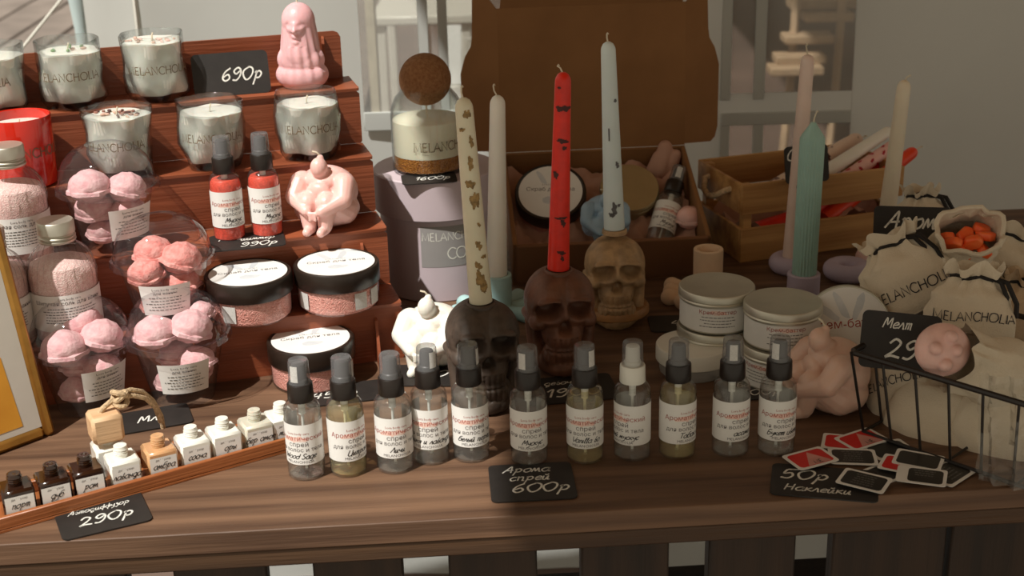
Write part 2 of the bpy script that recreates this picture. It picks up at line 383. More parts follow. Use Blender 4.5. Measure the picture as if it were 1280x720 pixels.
# ---------------------------------------------------------------- lettering
def smooth_path(p, k=4):
    if len(p) < 3: return p
    out = []
    for i in range(len(p) - 1):
        a = p[i - 1] if i else p[0]; b = p[i]; c = p[i + 1]; d = p[i + 2] if i + 2 < len(p) else p[-1]
        for j in range(k):
            t = j / k
            out.append(tuple(0.5 * (2 * b[q] + (c[q] - a[q]) * t + (2 * a[q] - 5 * b[q] + 4 * c[q] - d[q]) * t * t + (-a[q] + 3 * b[q] - 3 * c[q] + d[q]) * t ** 3) for q in (0, 1)))
    return out + [p[-1]]
OV = [(.5, 1), (.1, .75), (.05, .4), (.3, 0), (.6, .1), (.8, .5), (.75, .85), (.5, 1), (.4, .98)]
ov = [(.45, .6), (.15, .5), (.02, .25), (.2, 0), (.45, .08), (.58, .35), (.5, .58), (.4, .6)]
HAND = {  # handwritten characters: polylines, x-height 0.6, cap height 1; then advance
 '0': ([OV], .95), '1': ([[(.1, .7), (.4, 1), (.35, .5), (.3, 0)]], .6),
 '2': ([[(.05, .75), (.3, 1), (.6, .8), (.4, .4), (.02, .02), (.3, .1), (.75, .02)]], .9),
 '4': ([[(.3, .95), (.05, .45), (.65, .45)], [(.6, .9), (.5, .4), (.45, 0)]], .85),
 '5': ([[(.2, .95), (.12, .5), (.45, .6), (.6, .3), (.4, 0), (.05, .08)], [(.2, .95), (.75, 1)]], .85),
 '6': ([[(.6, 1), (.2, .7), (.05, .25), (.3, 0), (.6, .2), (.45, .5), (.1, .3)]], .85),
 '9': ([[(.65, .8), (.4, 1), (.1, .75), (.3, .5), (.65, .75), (.6, .3), (.35, 0), (.05, .05)]], .85),
 'р': ([[(.1, .5), (.22, .6), (.15, .1), (.02, -.45)], [(.15, .4), (.4, .62), (.6, .4), (.45, .1), (.15, .1)]], .8),
 'А': ([[(0, 0), (.3, .5), (.6, 1), (.65, .5), (.65, 0)], [(.2, .35), (.8, .4)]], .9),
 'С': ([[(.7, .85), (.4, 1), (.08, .6), (.1, .15), (.4, 0), (.7, .15)]], .8),
 'Н': ([[(.15, 1), (.1, 0)], [(.7, 1), (.65, 0)], [(.1, .5), (.7, .5)]], .95),
 'М': ([[(0, 0), (.2, 1), (.4, .3), (.7, 1), (.75, 0)]], .95),
 'Ш': ([[(.1, 1), (.05, .05), (.4, .05), (.42, .9)], [(.4, .05), (.75, .05), (.78, 1)]], 1),
 'о': ([ov], .68), 'а': ([ov, [(.6, .6), (.52, .1), (.7, .02)]], .75),
 'м': ([[(0, 0), (.18, .6), (.3, .1), (.5, .6), (.58, .05), (.7, .05)]], .8),
 'с': ([[(.5, .5), (.3, .6), (.05, .3), (.2, 0), (.5, .12)]], .58),
 'п': ([[(.05, .55), (.12, .6), (.08, 0)], [(.1, .45), (.4, .6), (.48, .4), (.45, 0), (.6, .03)]], .68),
 'е': ([[(.05, .28), (.5, .4), (.35, .6), (.08, .4), (.12, .05), (.5, .1)]], .58),
 'ё': ([[(.05, .28), (.5, .4), (.35, .6), (.08, .4), (.12, .05), (.5, .1)]], .58),
 'и': ([[(.1, .6), (.06, .1), (.25, .02), (.45, .6), (.42, .05), (.6, .05)]], .68),
 'й': ([[(.1, .6), (.06, .1), (.25, .02), (.45, .6), (.42, .05), (.6, .05)], [(.15, .85), (.3, .75), (.45, .88)]], .68),
 'к': ([[(.1, .6), (.06, 0)], [(.5, .6), (.12, .3), (.3, .2), (.55, 0)]], .62),
 'л': ([[(0, .02), (.2, .4), (.3, .6), (.42, .3), (.45, .02), (.55, .05)]], .62),
 'н': ([[(.1, .6), (.06, 0)], [(.46, .6), (.42, 0)], [(.08, .3), (.44, .32)]], .62),
 'т': ([[(.05, .5), (.1, .6), (.08, 0)], [(.1, .5), (.3, .6), (.3, 0)], [(.32, .5), (.5, .6), (.52, .05), (.6, .03)]], .72),
 'ы': ([[(.08, .6), (.04, .1), (.3, .05), (.3, .3), (.06, .35)], [(.5, .6), (.46, 0)]], .65),
 'в': ([[(.08, .1), (.3, 1), (.12, .3), (.2, 0), (.45, .15), (.35, .4), (.12, .35)]], .55),
 'д': ([ov, [(.55, .6), (.5, -.2), (.2, -.4), (.3, -.1), (.65, .1)]], .72),
 'б': ([ov, [(.05, .3), (.2, .85), (.6, 1)]], .68), 'ш': ([[(.08, .6), (.05, .02), (.3, .05), (.32, .6)], [(.3, .05), (.55, .05), (.58, .6)]], .72),
 'ч': ([[(.08, .6), (.1, .3), (.4, .32)], [(.46, .6), (.42, 0)]], .58), 'ф': ([ov, [(.5, 1), (.3, -.4)]], .7),
 'у': ([[(.08, .6), (.1, .25), (.4, .3)], [(.5, .6), (.4, -.2), (.1, -.4)]], .6),
 'ь': ([[(.08, .6), (.04, .05), (.35, .05), (.35, .32), (.06, .32)]], .5), 'з': ([[(.1, .5), (.35, .6), (.25, .32), (.42, .15), (.2, -.3), (.02, -.2)]], .5),
 'W': ([[(0, 1), (.15, 0), (.4, .7), (.6, 0), (.85, 1)]], 1), 'S': ([[(.6, .9), (.3, 1), (.15, .7), (.5, .35), (.35, 0), (0, .1)]], .7),
 'g': ([ov, [(.55, .6), (.5, -.3), (.2, -.4)]], .7), 'L': ([[(.2, 1), (.1, 0), (.5, .05)]], .6), 'l': ([[(.05, .1), (.3, .9), (.15, .9), (.15, .05), (.3, .05)]], .38),
 'd': ([ov, [(.65, 1), (.52, .05)]], .7), 'i': ([[(.1, .6), (.06, .05), (.2, .05)]], .28), 'n': ([[(.1, .6), (.06, 0)], [(.08, .4), (.35, .6), (.42, 0)]], .55),
 'ж': ([[(.05, .6), (.3, .3), (.05, 0)], [(.32, .6), (.3, 0)], [(.62, .6), (.32, .3), (.62, 0)]], .75), 'V': ([[(0, 1), (.3, 0), (.75, 1)]], .7),
 '/': ([[(.5, 1.1), (0, -.2)]], .5), '.': ([[(.1, .05), (.14, 0)]], .25), ' ': ([], .45), '-': ([[(.05, .3), (.4, .32)]], .5),
}
for lat, cyr in zip('aopec', 'аорес'): HAND[lat] = HAND[cyr]
HAND['s'] = HAND['с']; HAND['m'] = HAND['м']; HAND['k'] = HAND['к']; HAND['u'] = HAND['и']; HAND['r'] = HAND['п']; HAND['x'] = HAND['ж']; HAND['t'] = HAND['л']; HAND['B'] = HAND['в']
PRINT = {  # drawn capitals, box 1 high
 'M': ([[(.05, 0), (.1, 1), (.45, .1), (.8, 1), (.88, 0)]], 1.0), 'E': ([[(.1, 0), (.1, 1)], [(.1, 1), (.55, 1)], [(.1, .52), (.48, .52)], [(.1, 0), (.58, 0)]], .7),
 'L': ([[(.1, 1), (.1, 0), (.55, 0)]], .64), 'A': ([[(0, 0), (.38, 1), (.78, 0)], [(.14, .35), (.62, .35)]], .86), 'N': ([[(.1, 0), (.1, 1), (.75, 0), (.75, 1)]], .92),
 'C': ([[(.8 - .0, .85), (.6, .98), (.35, .98), (.12, .75), (.05, .5), (.12, .25), (.35, .02), (.6, .02), (.8, .15)]], .88),
 'H': ([[(.1, 0), (.1, 1)], [(.72, 0), (.72, 1)], [(.1, .52), (.72, .52)]], .88), 'O': ([[(.5, 1), (.2, .9), (.05, .5), (.2, .1), (.5, 0), (.8, .1), (.95, .5), (.8, .9), (.5, 1)]], 1.05),
 'I': ([[(.1, 0), (.1, 1)]], .26), '!': ([[(.1, .3), (.1, 1)]], .26), 'F': ([[(.1, 0), (.1, 1)], [(.1, 1), (.55, 1)], [(.1, .52), (.48, .52)]], .62), ' ': ([], .4),
}
SERIF = {'M': [(.05, 0), (.88, 0), (.1, 1), (.8, 1)], 'E': [(.1, 0), (.1, 1)], 'L': [(.1, 1), (.1, 0)], 'A': [(0, 0), (.78, 0)], 'N': [(.1, 0), (.1, 1), (.75, 1)], 'H': [(.1, 0), (.1, 1), (.72, 0), (.72, 1)], 'I': [(.1, 0), (.1, 1)]}
def strokes(text, h, table=HAND, slant=0.25, wid=0.09, gap=1.0, serif=False, align='c', smooth=True):
    """flat ribbons spelling the text: returns polygons as lists of (x, y), baseline at y=0"""
    polys = []; x = 0
    for ch in text:
        st, adv = table.get(ch, ([], .5))
        for s_ in st:
            p = smooth_path(s_) if (smooth or ch in 'CO') else s_
            if len(p) == 2: p = [p[0], ((p[0][0] + p[1][0]) / 2, (p[0][1] + p[1][1]) / 2), p[1]]
            left, right = [], []
            for i in range(len(p)):
                a = p[max(0, i - 1)]; b = p[min(len(p) - 1, i + 1)]
                dx, dy = b[0] - a[0], b[1] - a[1]; l = math.hypot(dx, dy) or 1; nx, ny = -dy / l * wid / 2, dx / l * wid / 2
                left.append((p[i][0] + nx, p[i][1] + ny)); right.append((p[i][0] - nx, p[i][1] - ny))
            for i in range(len(p) - 1):
                polys.append([(X + x, Y) for X, Y in (right[i], right[i + 1], left[i + 1], left[i])])
        if serif:
            for sx, sy in SERIF.get(ch, []):
                polys.append([(sx + x - .1, sy - .025), (sx + x + .1, sy - .025), (sx + x + .1, sy + .025), (sx + x - .1, sy + .025)])
        x += adv * gap
    off = x / 2 if align == 'c' else 0
    return [[((X - off + Y * slant) * h, Y * h) for X, Y in q] for q in polys], x * h
_tc = {}
def typed(text, h, align='CENTER', offset=-0.004):
    """printed text from the built-in typeface, as polygons"""
    k = (text, h, align)
    if k in _tc: return _tc[k]
    cu = bpy.data.curves.new('t', 'FONT'); cu.body = text; cu.size = h * 1.35; cu.align_x = align; cu.resolution_u = 1
    cu.offset = 0
    o = bpy.data.objects.new('t', cu); C.objects.link(o)
    me = bpy.data.meshes.new_from_object(o.evaluated_get(bpy.context.evaluated_depsgraph_get()))
    q = [[(me.vertices[i].co.x, me.vertices[i].co.y) for i in p.vertices] for p in me.polygons]
    bpy.data.objects.remove(o); bpy.data.meshes.remove(me); _tc[k] = q; return q
def rows(n, width, pitch, h, y0, seed=0, x0=0):
    """fine print too small to read: thin word bars"""
    rd = random.Random(seed); out = []
    for i in range(n):
        wdt = width * rd.uniform(.7, 1); x = -wdt / 2 + x0; y = y0 - i * pitch
        while x < wdt / 2 + x0:
            l = rd.uniform(.0012, .004); l = min(l, wdt / 2 + x0 - x)
            out.append([(x, y), (x + l, y), (x + l, y + h), (x, y + h)]); x += l + .0009
    return out
def blot(rx, ry, n=14, cx=0, cy=0, seed=0):
    rd = random.Random(seed); pts = []
    for k in range(n):
        a = 2 * PI * k / n; j = rd.uniform(.8, 1.1); pts.append((cx + rx * math.cos(a) * j, cy + ry * math.sin(a) * j))
    return [[(cx, cy), pts[k], pts[(k + 1) % n]] for k in range(n)]
def blotg(rx, ry, seed=0, c=.0009, cx=0, cy=0):
    """irregular spot made of small cells, so that it can bend round a candle"""
    rd = random.Random(seed); ph = [rd.uniform(0, 6) for _ in range(4)]; out = []; c = max(c, max(rx, ry) / 14)
    nx = int(rx * 1.3 / c) + 1; ny = int(ry * 1.3 / c) + 1
    for i in range(-nx, nx):
        for j in range(-ny, ny):
            x, y = (i + .5) * c, (j + .5) * c; a = math.atan2(y / ry, x / rx)
            if math.hypot(x / rx, y / ry) < .82 + .22 * math.sin(2 * a + ph[0]) + .15 * math.sin(5 * a + ph[1]): out.append([(cx + i * c, cy + j * c), (cx + i * c + c, cy + j * c), (cx + i * c + c, cy + j * c + c), (cx + i * c, cy + j * c + c)])
    return out
def shift(polys, dx=0, dy=0, rot=0):
    c, s_ = math.cos(rot), math.sin(rot)
    return [[(x * c - y * s_ + dx, x * s_ + y * c + dy) for x, y in q] for q in polys]
def wrap(polys, r, z0, rtop=None, zr=1.0, ang=0.0, keep=None):
    """lays polygons on a cylinder or cone around z: x runs round it, y up; the front is -Y"""
    mb = MB()
    for q in polys:
        if keep and any(abs(x) > keep for x, y in q): continue
        vv = []
        for x, y in q:
            rr = r if rtop is None else r + (rtop - r) * y / zr
            a = x / r + ang; vv.append((rr * math.sin(a), -rr * math.cos(a), z0 + y))
        mb.add(vv, [tuple(range(len(vv)))])
    return mb
def flat(polys, z=0.0, M=None, front=False):
    mb = MB()
    if M: mb.T = M
    for q in polys: mb.add([((x, z, y) if front else (x, y, z)) for x, y in q], [tuple(range(len(q)))])
    return mb
def patch(r, z0, z1, a0, a1, n=18, rtop=None, th=0.0002):
    """curved label"""
    mb = MB(); vv, fs = [], []
    for i in range(n + 1):
        a = a0 + (a1 - a0) * i / n
        for z, rr in ((z0, r), (z1, rtop or r)): vv.append((rr * math.sin(a), -rr * math.cos(a), z))
    for i in range(n): fs.append((2 * i, 2 * i + 2, 2 * i + 3, 2 * i + 1))
    return mb.add(vv, fs)
def rrect(w_, h_, r, n=5):
    pts = []
    for cx, cy, a0 in ((w_ / 2 - r, h_ / 2 - r, 0), (-w_ / 2 + r, h_ / 2 - r, 90), (-w_ / 2 + r, -h_ / 2 + r, 180), (w_ / 2 - r, -h_ / 2 + r, 270)):
        for k in range(n + 1):
            a = R(a0 + 90 * k / n); pts.append((cx + r * math.cos(a), cy + r * math.sin(a)))
    return pts

# ---------------------------------------------------------------- the setting
g = MB(); g.box(-7, 0.2, -0.04, 7, 12, 0); struct('floor', g, M_GROUND)
WY = 2.2                                           # the tent's back wall
def wx(px, py): return aty(px, py, WY).x
def wz(px, py): return aty(px, py, WY).z
X_A = wx(172, 60); X_B = wx(450, 60)
x1a, x1b = wx(450, 60), wx(700, 60); zb1 = wz(520, 138); zt = 2.2
x2a, x2b = wx(903, 60), wx(1068, 60); zb2 = wz(985, 115)
zl_t, zl_b = wz(985, 154), wz(985, 215)
wall = MB()
def wavy(x0, z0, x1, z1, amp=0.006, y=WY):
    """a stretch of hanging fabric with soft folds"""
    nx = max(1, int((x1 - x0) / 0.04)); nz = max(1, int((z1 - z0) / 0.05)); vv, fs = [], []
    for i in range(nx + 1):
        for j in range(nz + 1):
            x = x0 + (x1 - x0) * i / nx; z = z0 + (z1 - z0) * j / nz
            vv.append((x, y + amp * math.sin(x * 17 + z * 5) * math.cos(z * 7 - x * 3), z))
    for i in range(nx):
        for j in range(nz):
            a = i * (nz + 1) + j; fs.append((a, a + nz + 1, a + nz + 2, a + 1))
    wall.add(vv, fs)
wavy(X_A, 0, x1a, zt); wavy(x1a, 0, x1b, zb1 - 0.03); wavy(x1b, 0, x2a, zt)
wavy(x2a, zb2 - 0.052, x2b, zb2); wavy(x2a, 0, x2b, zl_b); wavy(x2b, 0, 2.4, zt, 0.008)
wb = struct('wall_back', wall, M_FABRIC)
sw = MB(); sw.T = Matrix.Translation((0, 0, 0))
s0 = aty(106, 20, WY + 0.35)
vv, fs = [], []
for i in range(9):
    for j in range(12):
        t = i / 8; vv.append((s0.x + (X_A + 0.02 - s0.x) * t, WY + 0.35 * (1 - t) + 0.01 * math.sin(t * 9), 2.2 * j / 11))
for i in range(8):
    for j in range(11): a = i * 12 + j; fs.append((a, a + 12, a + 13, a + 1))
sw.add(vv, fs); struct('wall_left', sw, M_FABRIC)
def window(n, xa, xb, za, zb, bars, rails=()):
    w_ = bpy.data.objects.new('window_%d' % n, None); C.objects.link(w_); w_.location = ((xa + xb) / 2, WY, za); w_['kind'] = 'structure'
    cx = (xa + xb) / 2
    part('pane', MB().box(xa - cx, -0.001, 0, xb - cx, 0.001, zb - za), w_, m=M_FILM)
    for b0, b1 in bars:
        part('glazing_bar', bevel_box(b0 - cx, -0.006, -0.01, b1 - cx, -0.002, zb - za, 0.001), w_, m=M_FABRIC)
    for r0, r1 in rails:
        part('glazing_rail', bevel_box(xa - cx, -0.007, r0 - za, xb - cx, -0.0025, r1 - za, 0.001), w_, m=M_FABRIC)
    return w_
window(1, x1a, x1b, zb1, zt, [(wx(522, 30), wx(535, 30)), (wx(547, 30), wx(559, 30)), (wx(655, 30), wx(668, 30))], [(zb1 - 0.03, zb1)])
window(2, x2a, x2b, zb2, zt, [(wx(901, 60), wx(914, 60)), (wx(943, 60), wx(957, 60))])
window(3, x2a, x2b, zl_b, zl_t, [(wx(899, 170), wx(911, 170)), (wx(940, 170), wx(953, 170))], [(zl_t, zl_t + 0.02)])
tr = struct('trim_1', MB().tube([(X_A, WY - 0.006, 0.3), (X_A + 0.006, WY - 0.006, 1.1), (X_A - 0.004, WY - 0.006, 2.2)], 0.004, 6), M_WHITEP)
cr = struct('ceiling', None or (lambda b: b.box(-0.655, -1.1, 2.2, 3.0, 2.6, 2.204) or b)(MB()), M_CANOPY)
nr = struct('ceiling_added_shade', MB().box(.1, 3.3, 2.6, 4.5, 10, 2.604), M_CANOPY)  # unseen roof, added to shade the ground behind the right window
# outdoors behind the tent
dk = bpy.data.objects.new('trim_2', None); C.objects.link(dk); dk['kind'] = 'structure'
a1 = at(0, 32, -TOP + 0.02); a2 = at(52, 1, -TOP + 0.02); dd = (a2 - a1).normalized(); nn = Vector((-dd.y, dd.x, 0))
dk.location = (a1.x, a1.y, 0)
dk.rotation_euler = (0, 0, math.atan2(dd.y, dd.x))
PW = abs((at(0, 66, -TOP + 0.02) - a1).dot(nn))
plank_me = bevel_box(-5, 0.011, 0.002, 5, PW - 0.011, 0.05, 0.004).mesh('plank', M_DECK)
for k in range(-9, 7): part('plank', plank_me, dk, mtx=Matrix.Translation((random.uniform(-.3, .3), PW * k, random.uniform(0, 0.003))))
solo('tent_pole', (lambda b: b.lathe([(.0, 0), (.035, 0), (.035, .01), (.0125, .012), (.0125, aty(100, 43, 2.45).z - .02), (.017, aty(100, 43, 2.45).z + .035), (.017, 2.2), (0, 2.2)], 20))(MB()), M_POLE,
     'pale blue upright tent pole at the top left corner of the picture', 'pole', (aty(101, 30, 2.62).x, 2.62, 0))
c0 = aty(76, 0, 3.2); c1 = aty(28, 60, 3.0)
solo('guy_rope', MB().tube([c0 + (c0 - c1) * .6, c0, c1, c1 + (c1 - c0) * 2.2], 0.0035, 6), M_WHITEP, 'thin white guy rope slanting over the wooden deck at far left', 'rope')

def stool(loc, w_, d_, h_, m, name, label, cat, rz=0):
    t = thing(name, label, cat, loc, rz)
    part('top', bevel_box(-w_ / 2, -d_ / 2, h_ - .03, w_ / 2, d_ / 2, h_, .005), t, m=m)
    for sx in (-1, 1):
        for sy in (-1, 1):
            part('leg', bevel_box(sx * (w_ / 2 - .03) - .015, sy * (d_ / 2 - .03) - .015, 0, sx * (w_ / 2 - .03) + .015, sy * (d_ / 2 - .03) + .015, h_ - .03, .003), t, m=m)
    return t
p = aty(528, 20, 4.6)
stool((p.x, 4.85, 0), 0.34, 0.5, p.z, M_WHITEP, 'outdoor_table', 'white outdoor table seen hazily through the left window film', 'table')
p = aty(569, 106, 4.3)
solo('notice_board', bevel_box(-.024, -.01, 0, .024, .01, aty(569, 32, 4.3).z - p.z, .002), mat('bright white board', (240, 242, 240), .6, var=.02),
     'bright white upright panel seen through the left window beside the cork ball', 'panel', (p.x, 4.3, p.z), (R(-18), 0, 0))
solo('panel_stand', bevel_box(-.02, -.02, 0, .02, .02, p.z, .003), M_WHITEP, 'pale post under the bright white panel outside the tent', 'post', (p.x, 4.3, 0))
rk = thing('wire_rack', 'white wire display rack outside, left of the cardboard box lid', 'rack', (aty(604, 70, 4).x, 4, 0))
zt_, zb_ = aty(604, 48, 4).z, 0
for k, px in enumerate((584, 597, 611, 622)):
    part('upright', MB().tube([(aty(px, 70, 4).x - rk.location.x, 0, 0), (aty(px, 70, 4).x - rk.location.x, 0, zt_)], .0028, 6), rk, m=M_WHITEP)
for py in (48, 67, 86, 105, 124):
    z = aty(604, py, 4).z; part('crossbar', MB().tube([(-.052, 0, z), (.045, 0, z)], .0028, 6), rk, m=M_WHITEP)
cp = aty(466, 60, 3.4)
solo('awning_post', bevel_box(-.012, -.012, 0, .012, .012, 2.2, .003), mat('cream post', (222, 212, 188), .6), 'cream upright post behind the left window film', 'post', (cp.x, 3.4, 0))
st = thing('wooden_steps', 'blurry pale wooden steps seen through the right window', 'steps', (aty(1010, 60, 5).x, 5, 0))
M_STEP = mat('pale step wood', (186, 158, 128), .8, var=.1)
for k, (px, py, hw) in enumerate(((1035, 0, .15), (1030, 16, .085), (1005, 43, .085), (995, 68, .085), (990, 82, .09))):
    q = aty(px, py, 5 - .06 * k)
    part('tread', bevel_box(q.x - st.location.x - hw, -.1 - .06 * k, q.z - .016, q.x - st.location.x + hw, .0 - .06 * k, q.z + .012, .004), st, m=M_STEP)
for sx in (-.07, .09):
    part('side_rail', MB().tube([(sx - .07, -.3, 0), (sx - .03, -.2, .3), (sx + .05, .05, 1.25)], .014, 6), st, m=M_STEP)
# buildings across the way, closing the view
hz = thing('house_front', 'reddish brown house front far behind the right window', 'building', (1.2, 9, 0))
part('wall', MB().box(-1.7, 0, 0, 4, .3, 3.2), hz, m=mat('brown plaster', (120, 98, 86), .9, var=.15, scale=3))
part('plinth', bevel_box(-1.7, -.08, 0, 4, 0, .4, .01), hz, m=mat('grey plinth', (96, 86, 78), .9, var=.15, scale=3))

# ---------------------------------------------------------------- the stall table
ea = at(0, 681); eb = at(1280, 609); TA = math.atan2(eb.y - ea.y, eb.x - ea.x)
tb = thing('market_table', 'long dark brown stained wooden market table carrying all the goods', 'table', (0, ea.y + (0 - ea.x) * math.tan(TA), 0), TA)
part('tabletop', bevel_box(-1.1, 0, TOP - .021, 1.1, .80, TOP, .0008), tb, m=M_TABLE)
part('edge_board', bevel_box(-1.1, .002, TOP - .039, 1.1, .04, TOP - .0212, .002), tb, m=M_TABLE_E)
pn = 0
for a, b in ((-110, 4), (60, 170), (226, 340), (396, 507), (563, 673), (728, 838), (888, 998), (1045, 1190), (1197, 1400)):
    A = aty(a, 700, tb.location.y + .03); B = aty(b, 700, tb.location.y + .03)
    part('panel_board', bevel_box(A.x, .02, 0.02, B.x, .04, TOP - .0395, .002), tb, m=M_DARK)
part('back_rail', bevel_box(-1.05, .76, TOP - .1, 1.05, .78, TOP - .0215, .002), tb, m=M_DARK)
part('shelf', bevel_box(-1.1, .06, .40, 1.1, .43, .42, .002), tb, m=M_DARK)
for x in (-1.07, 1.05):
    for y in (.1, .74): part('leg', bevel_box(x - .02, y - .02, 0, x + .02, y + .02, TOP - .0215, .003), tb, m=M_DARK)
# ---------------------------------------------------------------- stepped display
SB = at(506, 447); SA = R(15.5); SH, SD = .0668, .065
SU = Vector((math.cos(SA), math.sin(SA), 0)); SN = Vector((-SU.y, SU.x, 0))
sr = thing('stepped_display', 'reddish brown wooden stepped display stand with four treads', 'display stand', SB, SA)
for k in range(4):
    b = MB(); pts = [(-.64, -SH + .0), (-.002, -SH), (-.0, -SH + .002), (0, -.0072), (-.004, -.0035), (-.64, -.0035)]
    pts = [(x, z + SH * (k + 1)) for x, z in pts]
    b.T = Matrix.Translation((0, SD * k + .004, 0)) @ Matrix.Rotation(PI / 2, 4, 'X'); b.prism(pts, 0, .0035)
    part('riser', b, sr, m=M_RED)
for k in range(4):
    b = MB(); y0 = SD * k - .002; y1 = SD * (k + 1) + (.0 if k < 3 else .006); r_ = .004
    b.prism([(-.64, y0), (-r_, y0), (-.001, y0 + .001), (0, y0 + r_), (0, y1), (-.64, y1)], SH * (k + 1) - .0033, SH * (k + 1))
    part('tread', b, sr, m=M_RED)
b = MB(); b.T = Matrix.Translation((0, SD * 4 + .004, 0)) @ Matrix.Rotation(PI / 2, 4, 'X')
b.prism([(-.64, SH * 4), (-.008, SH * 4), (-.008, SH * 4 + .05), (-.011, SH * 4 + .055), (-.016, SH * 4 + .057), (-.64, SH * 4 + .057)], 0, .0035)
part('back_panel', b, sr, m=M_RED)
for k in range(5):
    b = MB(); z0 = SH * k; y0 = SD * k
    b.T = Matrix.Translation((-.030, y0, z0)) @ Matrix.Rotation(R(-4), 4, 'Z') @ Matrix.Rotation(PI / 2, 4, 'Z') @ Matrix.Rotation(PI / 2, 4, 'X')
    b.prism([(0, 0), (-.024, 0), (-.022, .004), (-.004, .050), (0, .052)], -.0016, .0016)
    part('bracket', b, sr, m=M_RED)
for x in (-.035, -.33, -.6):
    b = MB(); b.T = Matrix.Translation((x, 0, 0)) @ Matrix.Rotation(PI / 2, 4, 'Z') @ Matrix.Rotation(PI / 2, 4, 'X')
    pts = [(.005, 0)]
    for k in range(4): pts += [(SD * k + .005, SH * (k + 1) - .004), (SD * (k + 1) + .0045, SH * (k + 1) - .004)]
    pts[-1] = (SD * 4 - .002, SH * 4 - .004); pts.append((SD * 4 - .002, 0))
    b.prism(pts, -.0016, .0016); part('side_support', b, sr, m=M_RED)
def tread(px, level, v, zadd=0):
    """point on a tread whose image column is px, v behind the tread's front edge"""
    z = SH * level; lo, hi = -.1, .7
    for _ in range(40):
        s_ = (lo + hi) / 2; q = SB + SN * (SD * (level - 1) + v) - SU * s_ + Vector((0, 0, z))
        if proj(q)[0] > px: lo = s_
        else: hi = s_
    q.z += zadd; return q

# ---------------------------------------------------------------- candles in wavy glasses
def wob(seed, amp=.0027):
    def f(a, z, r): return r + amp * (math.sin(4 * a + z * 55 + seed) + .75 * math.sin(6 * a - z * 80 + seed * 2) + .45 * math.sin(z * 130 + a)) * min(1, z / .01) * (1.15 - z * 6)
    return f
GL_IN = [(.0, .009), (.0285, .0095), (.0305, .014), (.0325, .03), (.0335, .05), (.034, .0735)]
glass_prof = [(0, 0), (.026, 0), (.030, .002), (.0325, .010), (.0345, .03), (.0355, .05), (.0362, .076), (.0357, .077), (.0348, .076)] + [(r, z) for r, z in reversed(GL_IN)]
def candle_glass(label, loc, rotz, seed, wax=M_WAX, topping=None, text='MELANCHOLIA', tang=0.0, red=False, wax_h=.064):
    t = thing('glass_candle', label, 'candle', loc, rotz)
    if red:
        gm = MB().lathe([(0, 0), (.030, 0), (.033, .002), (.034, .01), (.0345, .04), (.035, .076), (.0345, .077), (.0335, .076), (.033, .01), (0, .009)], 40, cap=False)
        part('glass', gm, t, m=M_REDG); wm = MB().lathe([(0, .0095), (.0325, .0105), (.0330, .066), (.031, .0668), (0, .0665)], 32, cap=False)
    else:
        w_ = wob(seed); part('glass', MB().lathe(glass_prof, 56, w_, cap=False), t, m=M_GLASSW)
        w2 = wob(seed, .00255)
        prof = [(0, .0098)] + [(r - .0004, z) for r, z in GL_IN[1:] if z < wax_h - .004] + [(.0335, wax_h - .001), (.0315, wax_h), (.012, wax_h - .0012), (0, wax_h - .001)]
        wm = MB().lathe(prof, 56, w2, cap=False)
    part('wax', wm, t, m=wax)
    part('wick', MB().tube([(0, 0, wax_h - .002), (.0006, 0, wax_h + .004), (.002, .001, wax_h + .008)], .0009, 6), t, m=M_WICK)
    rd = random.Random(seed)
    if topping:
        for k in range(topping[0]):
            a = rd.uniform(0, 2 * PI); q = rd.uniform(.006, .027)
            b = MB(); b.ball((q * math.cos(a), q * math.sin(a), wax_h + .0006), rd.uniform(.0015, .004), rd.uniform(.001, .0025), .0016, 7, 5, Matrix.Rotation(a, 3, 'Z'))
            part('dried_petal', b, t, m=topping[1 + k % (len(topping) - 1)])
    q, _ = strokes(text, .0086 if not red else .010, PRINT, 0, .12, 1.02, serif=True, smooth=False)
    rr = .0362 if not red else .0352
    part('lettering', wrap(q, rr + (.0021 if not red else 0), .036, rtop=None, zr=.02, ang=tang, keep=.05), t, m=M_BRONZE)
    return t
HERB = mat('green herb flakes', (110, 150, 96), .8); PETB = mat('brown dried petals', (150, 104, 90), .8); PETP = mat('pale dried petals', (216, 178, 160), .8); COFF = mat('dark dried buds', (88, 58, 54), .8)
q = tread(94, 4, .028); candle_glass('white candle in wavy glass topped with green herbs, on the top tread', q, facing(q), 1, topping=(9, HERB, HERB, PETP), tang=-.1)
q = tread(198, 4, .028); candle_glass('white candle in wavy glass with pink flecks, left of the 690 price tag', q, facing(q), 2, topping=(14, PETP, M_PINKW), wax_h=.069, tang=.15)
q = tread(-3, 4, .028); candle_glass('wavy glass candle cut off by the left edge of the picture', q, facing(q), 3, tang=-.5)
q = tread(155, 3, .024); candle_glass('white candle in wavy glass topped with dried brown petals, on the third tread', q, facing(q), 4, topping=(26, PETB, PETP, COFF), wax_h=.069, tang=-.25)
q = tread(269, 3, .024); candle_glass('white glass candle standing behind the two red spray bottles', q, facing(q), 5, tang=.0)
q = tread(388, 3, .024); candle_glass('white candle in wavy glass below the pink veiled bust', q, facing(q), 6, tang=.1)
q = tread(34, 3, .024); candle_glass('candle in red painted glass topped with dark dried buds', q, facing(q), 7, red=True, wax=M_WAX, topping=(16, COFF, PETB, PETP), tang=.35)

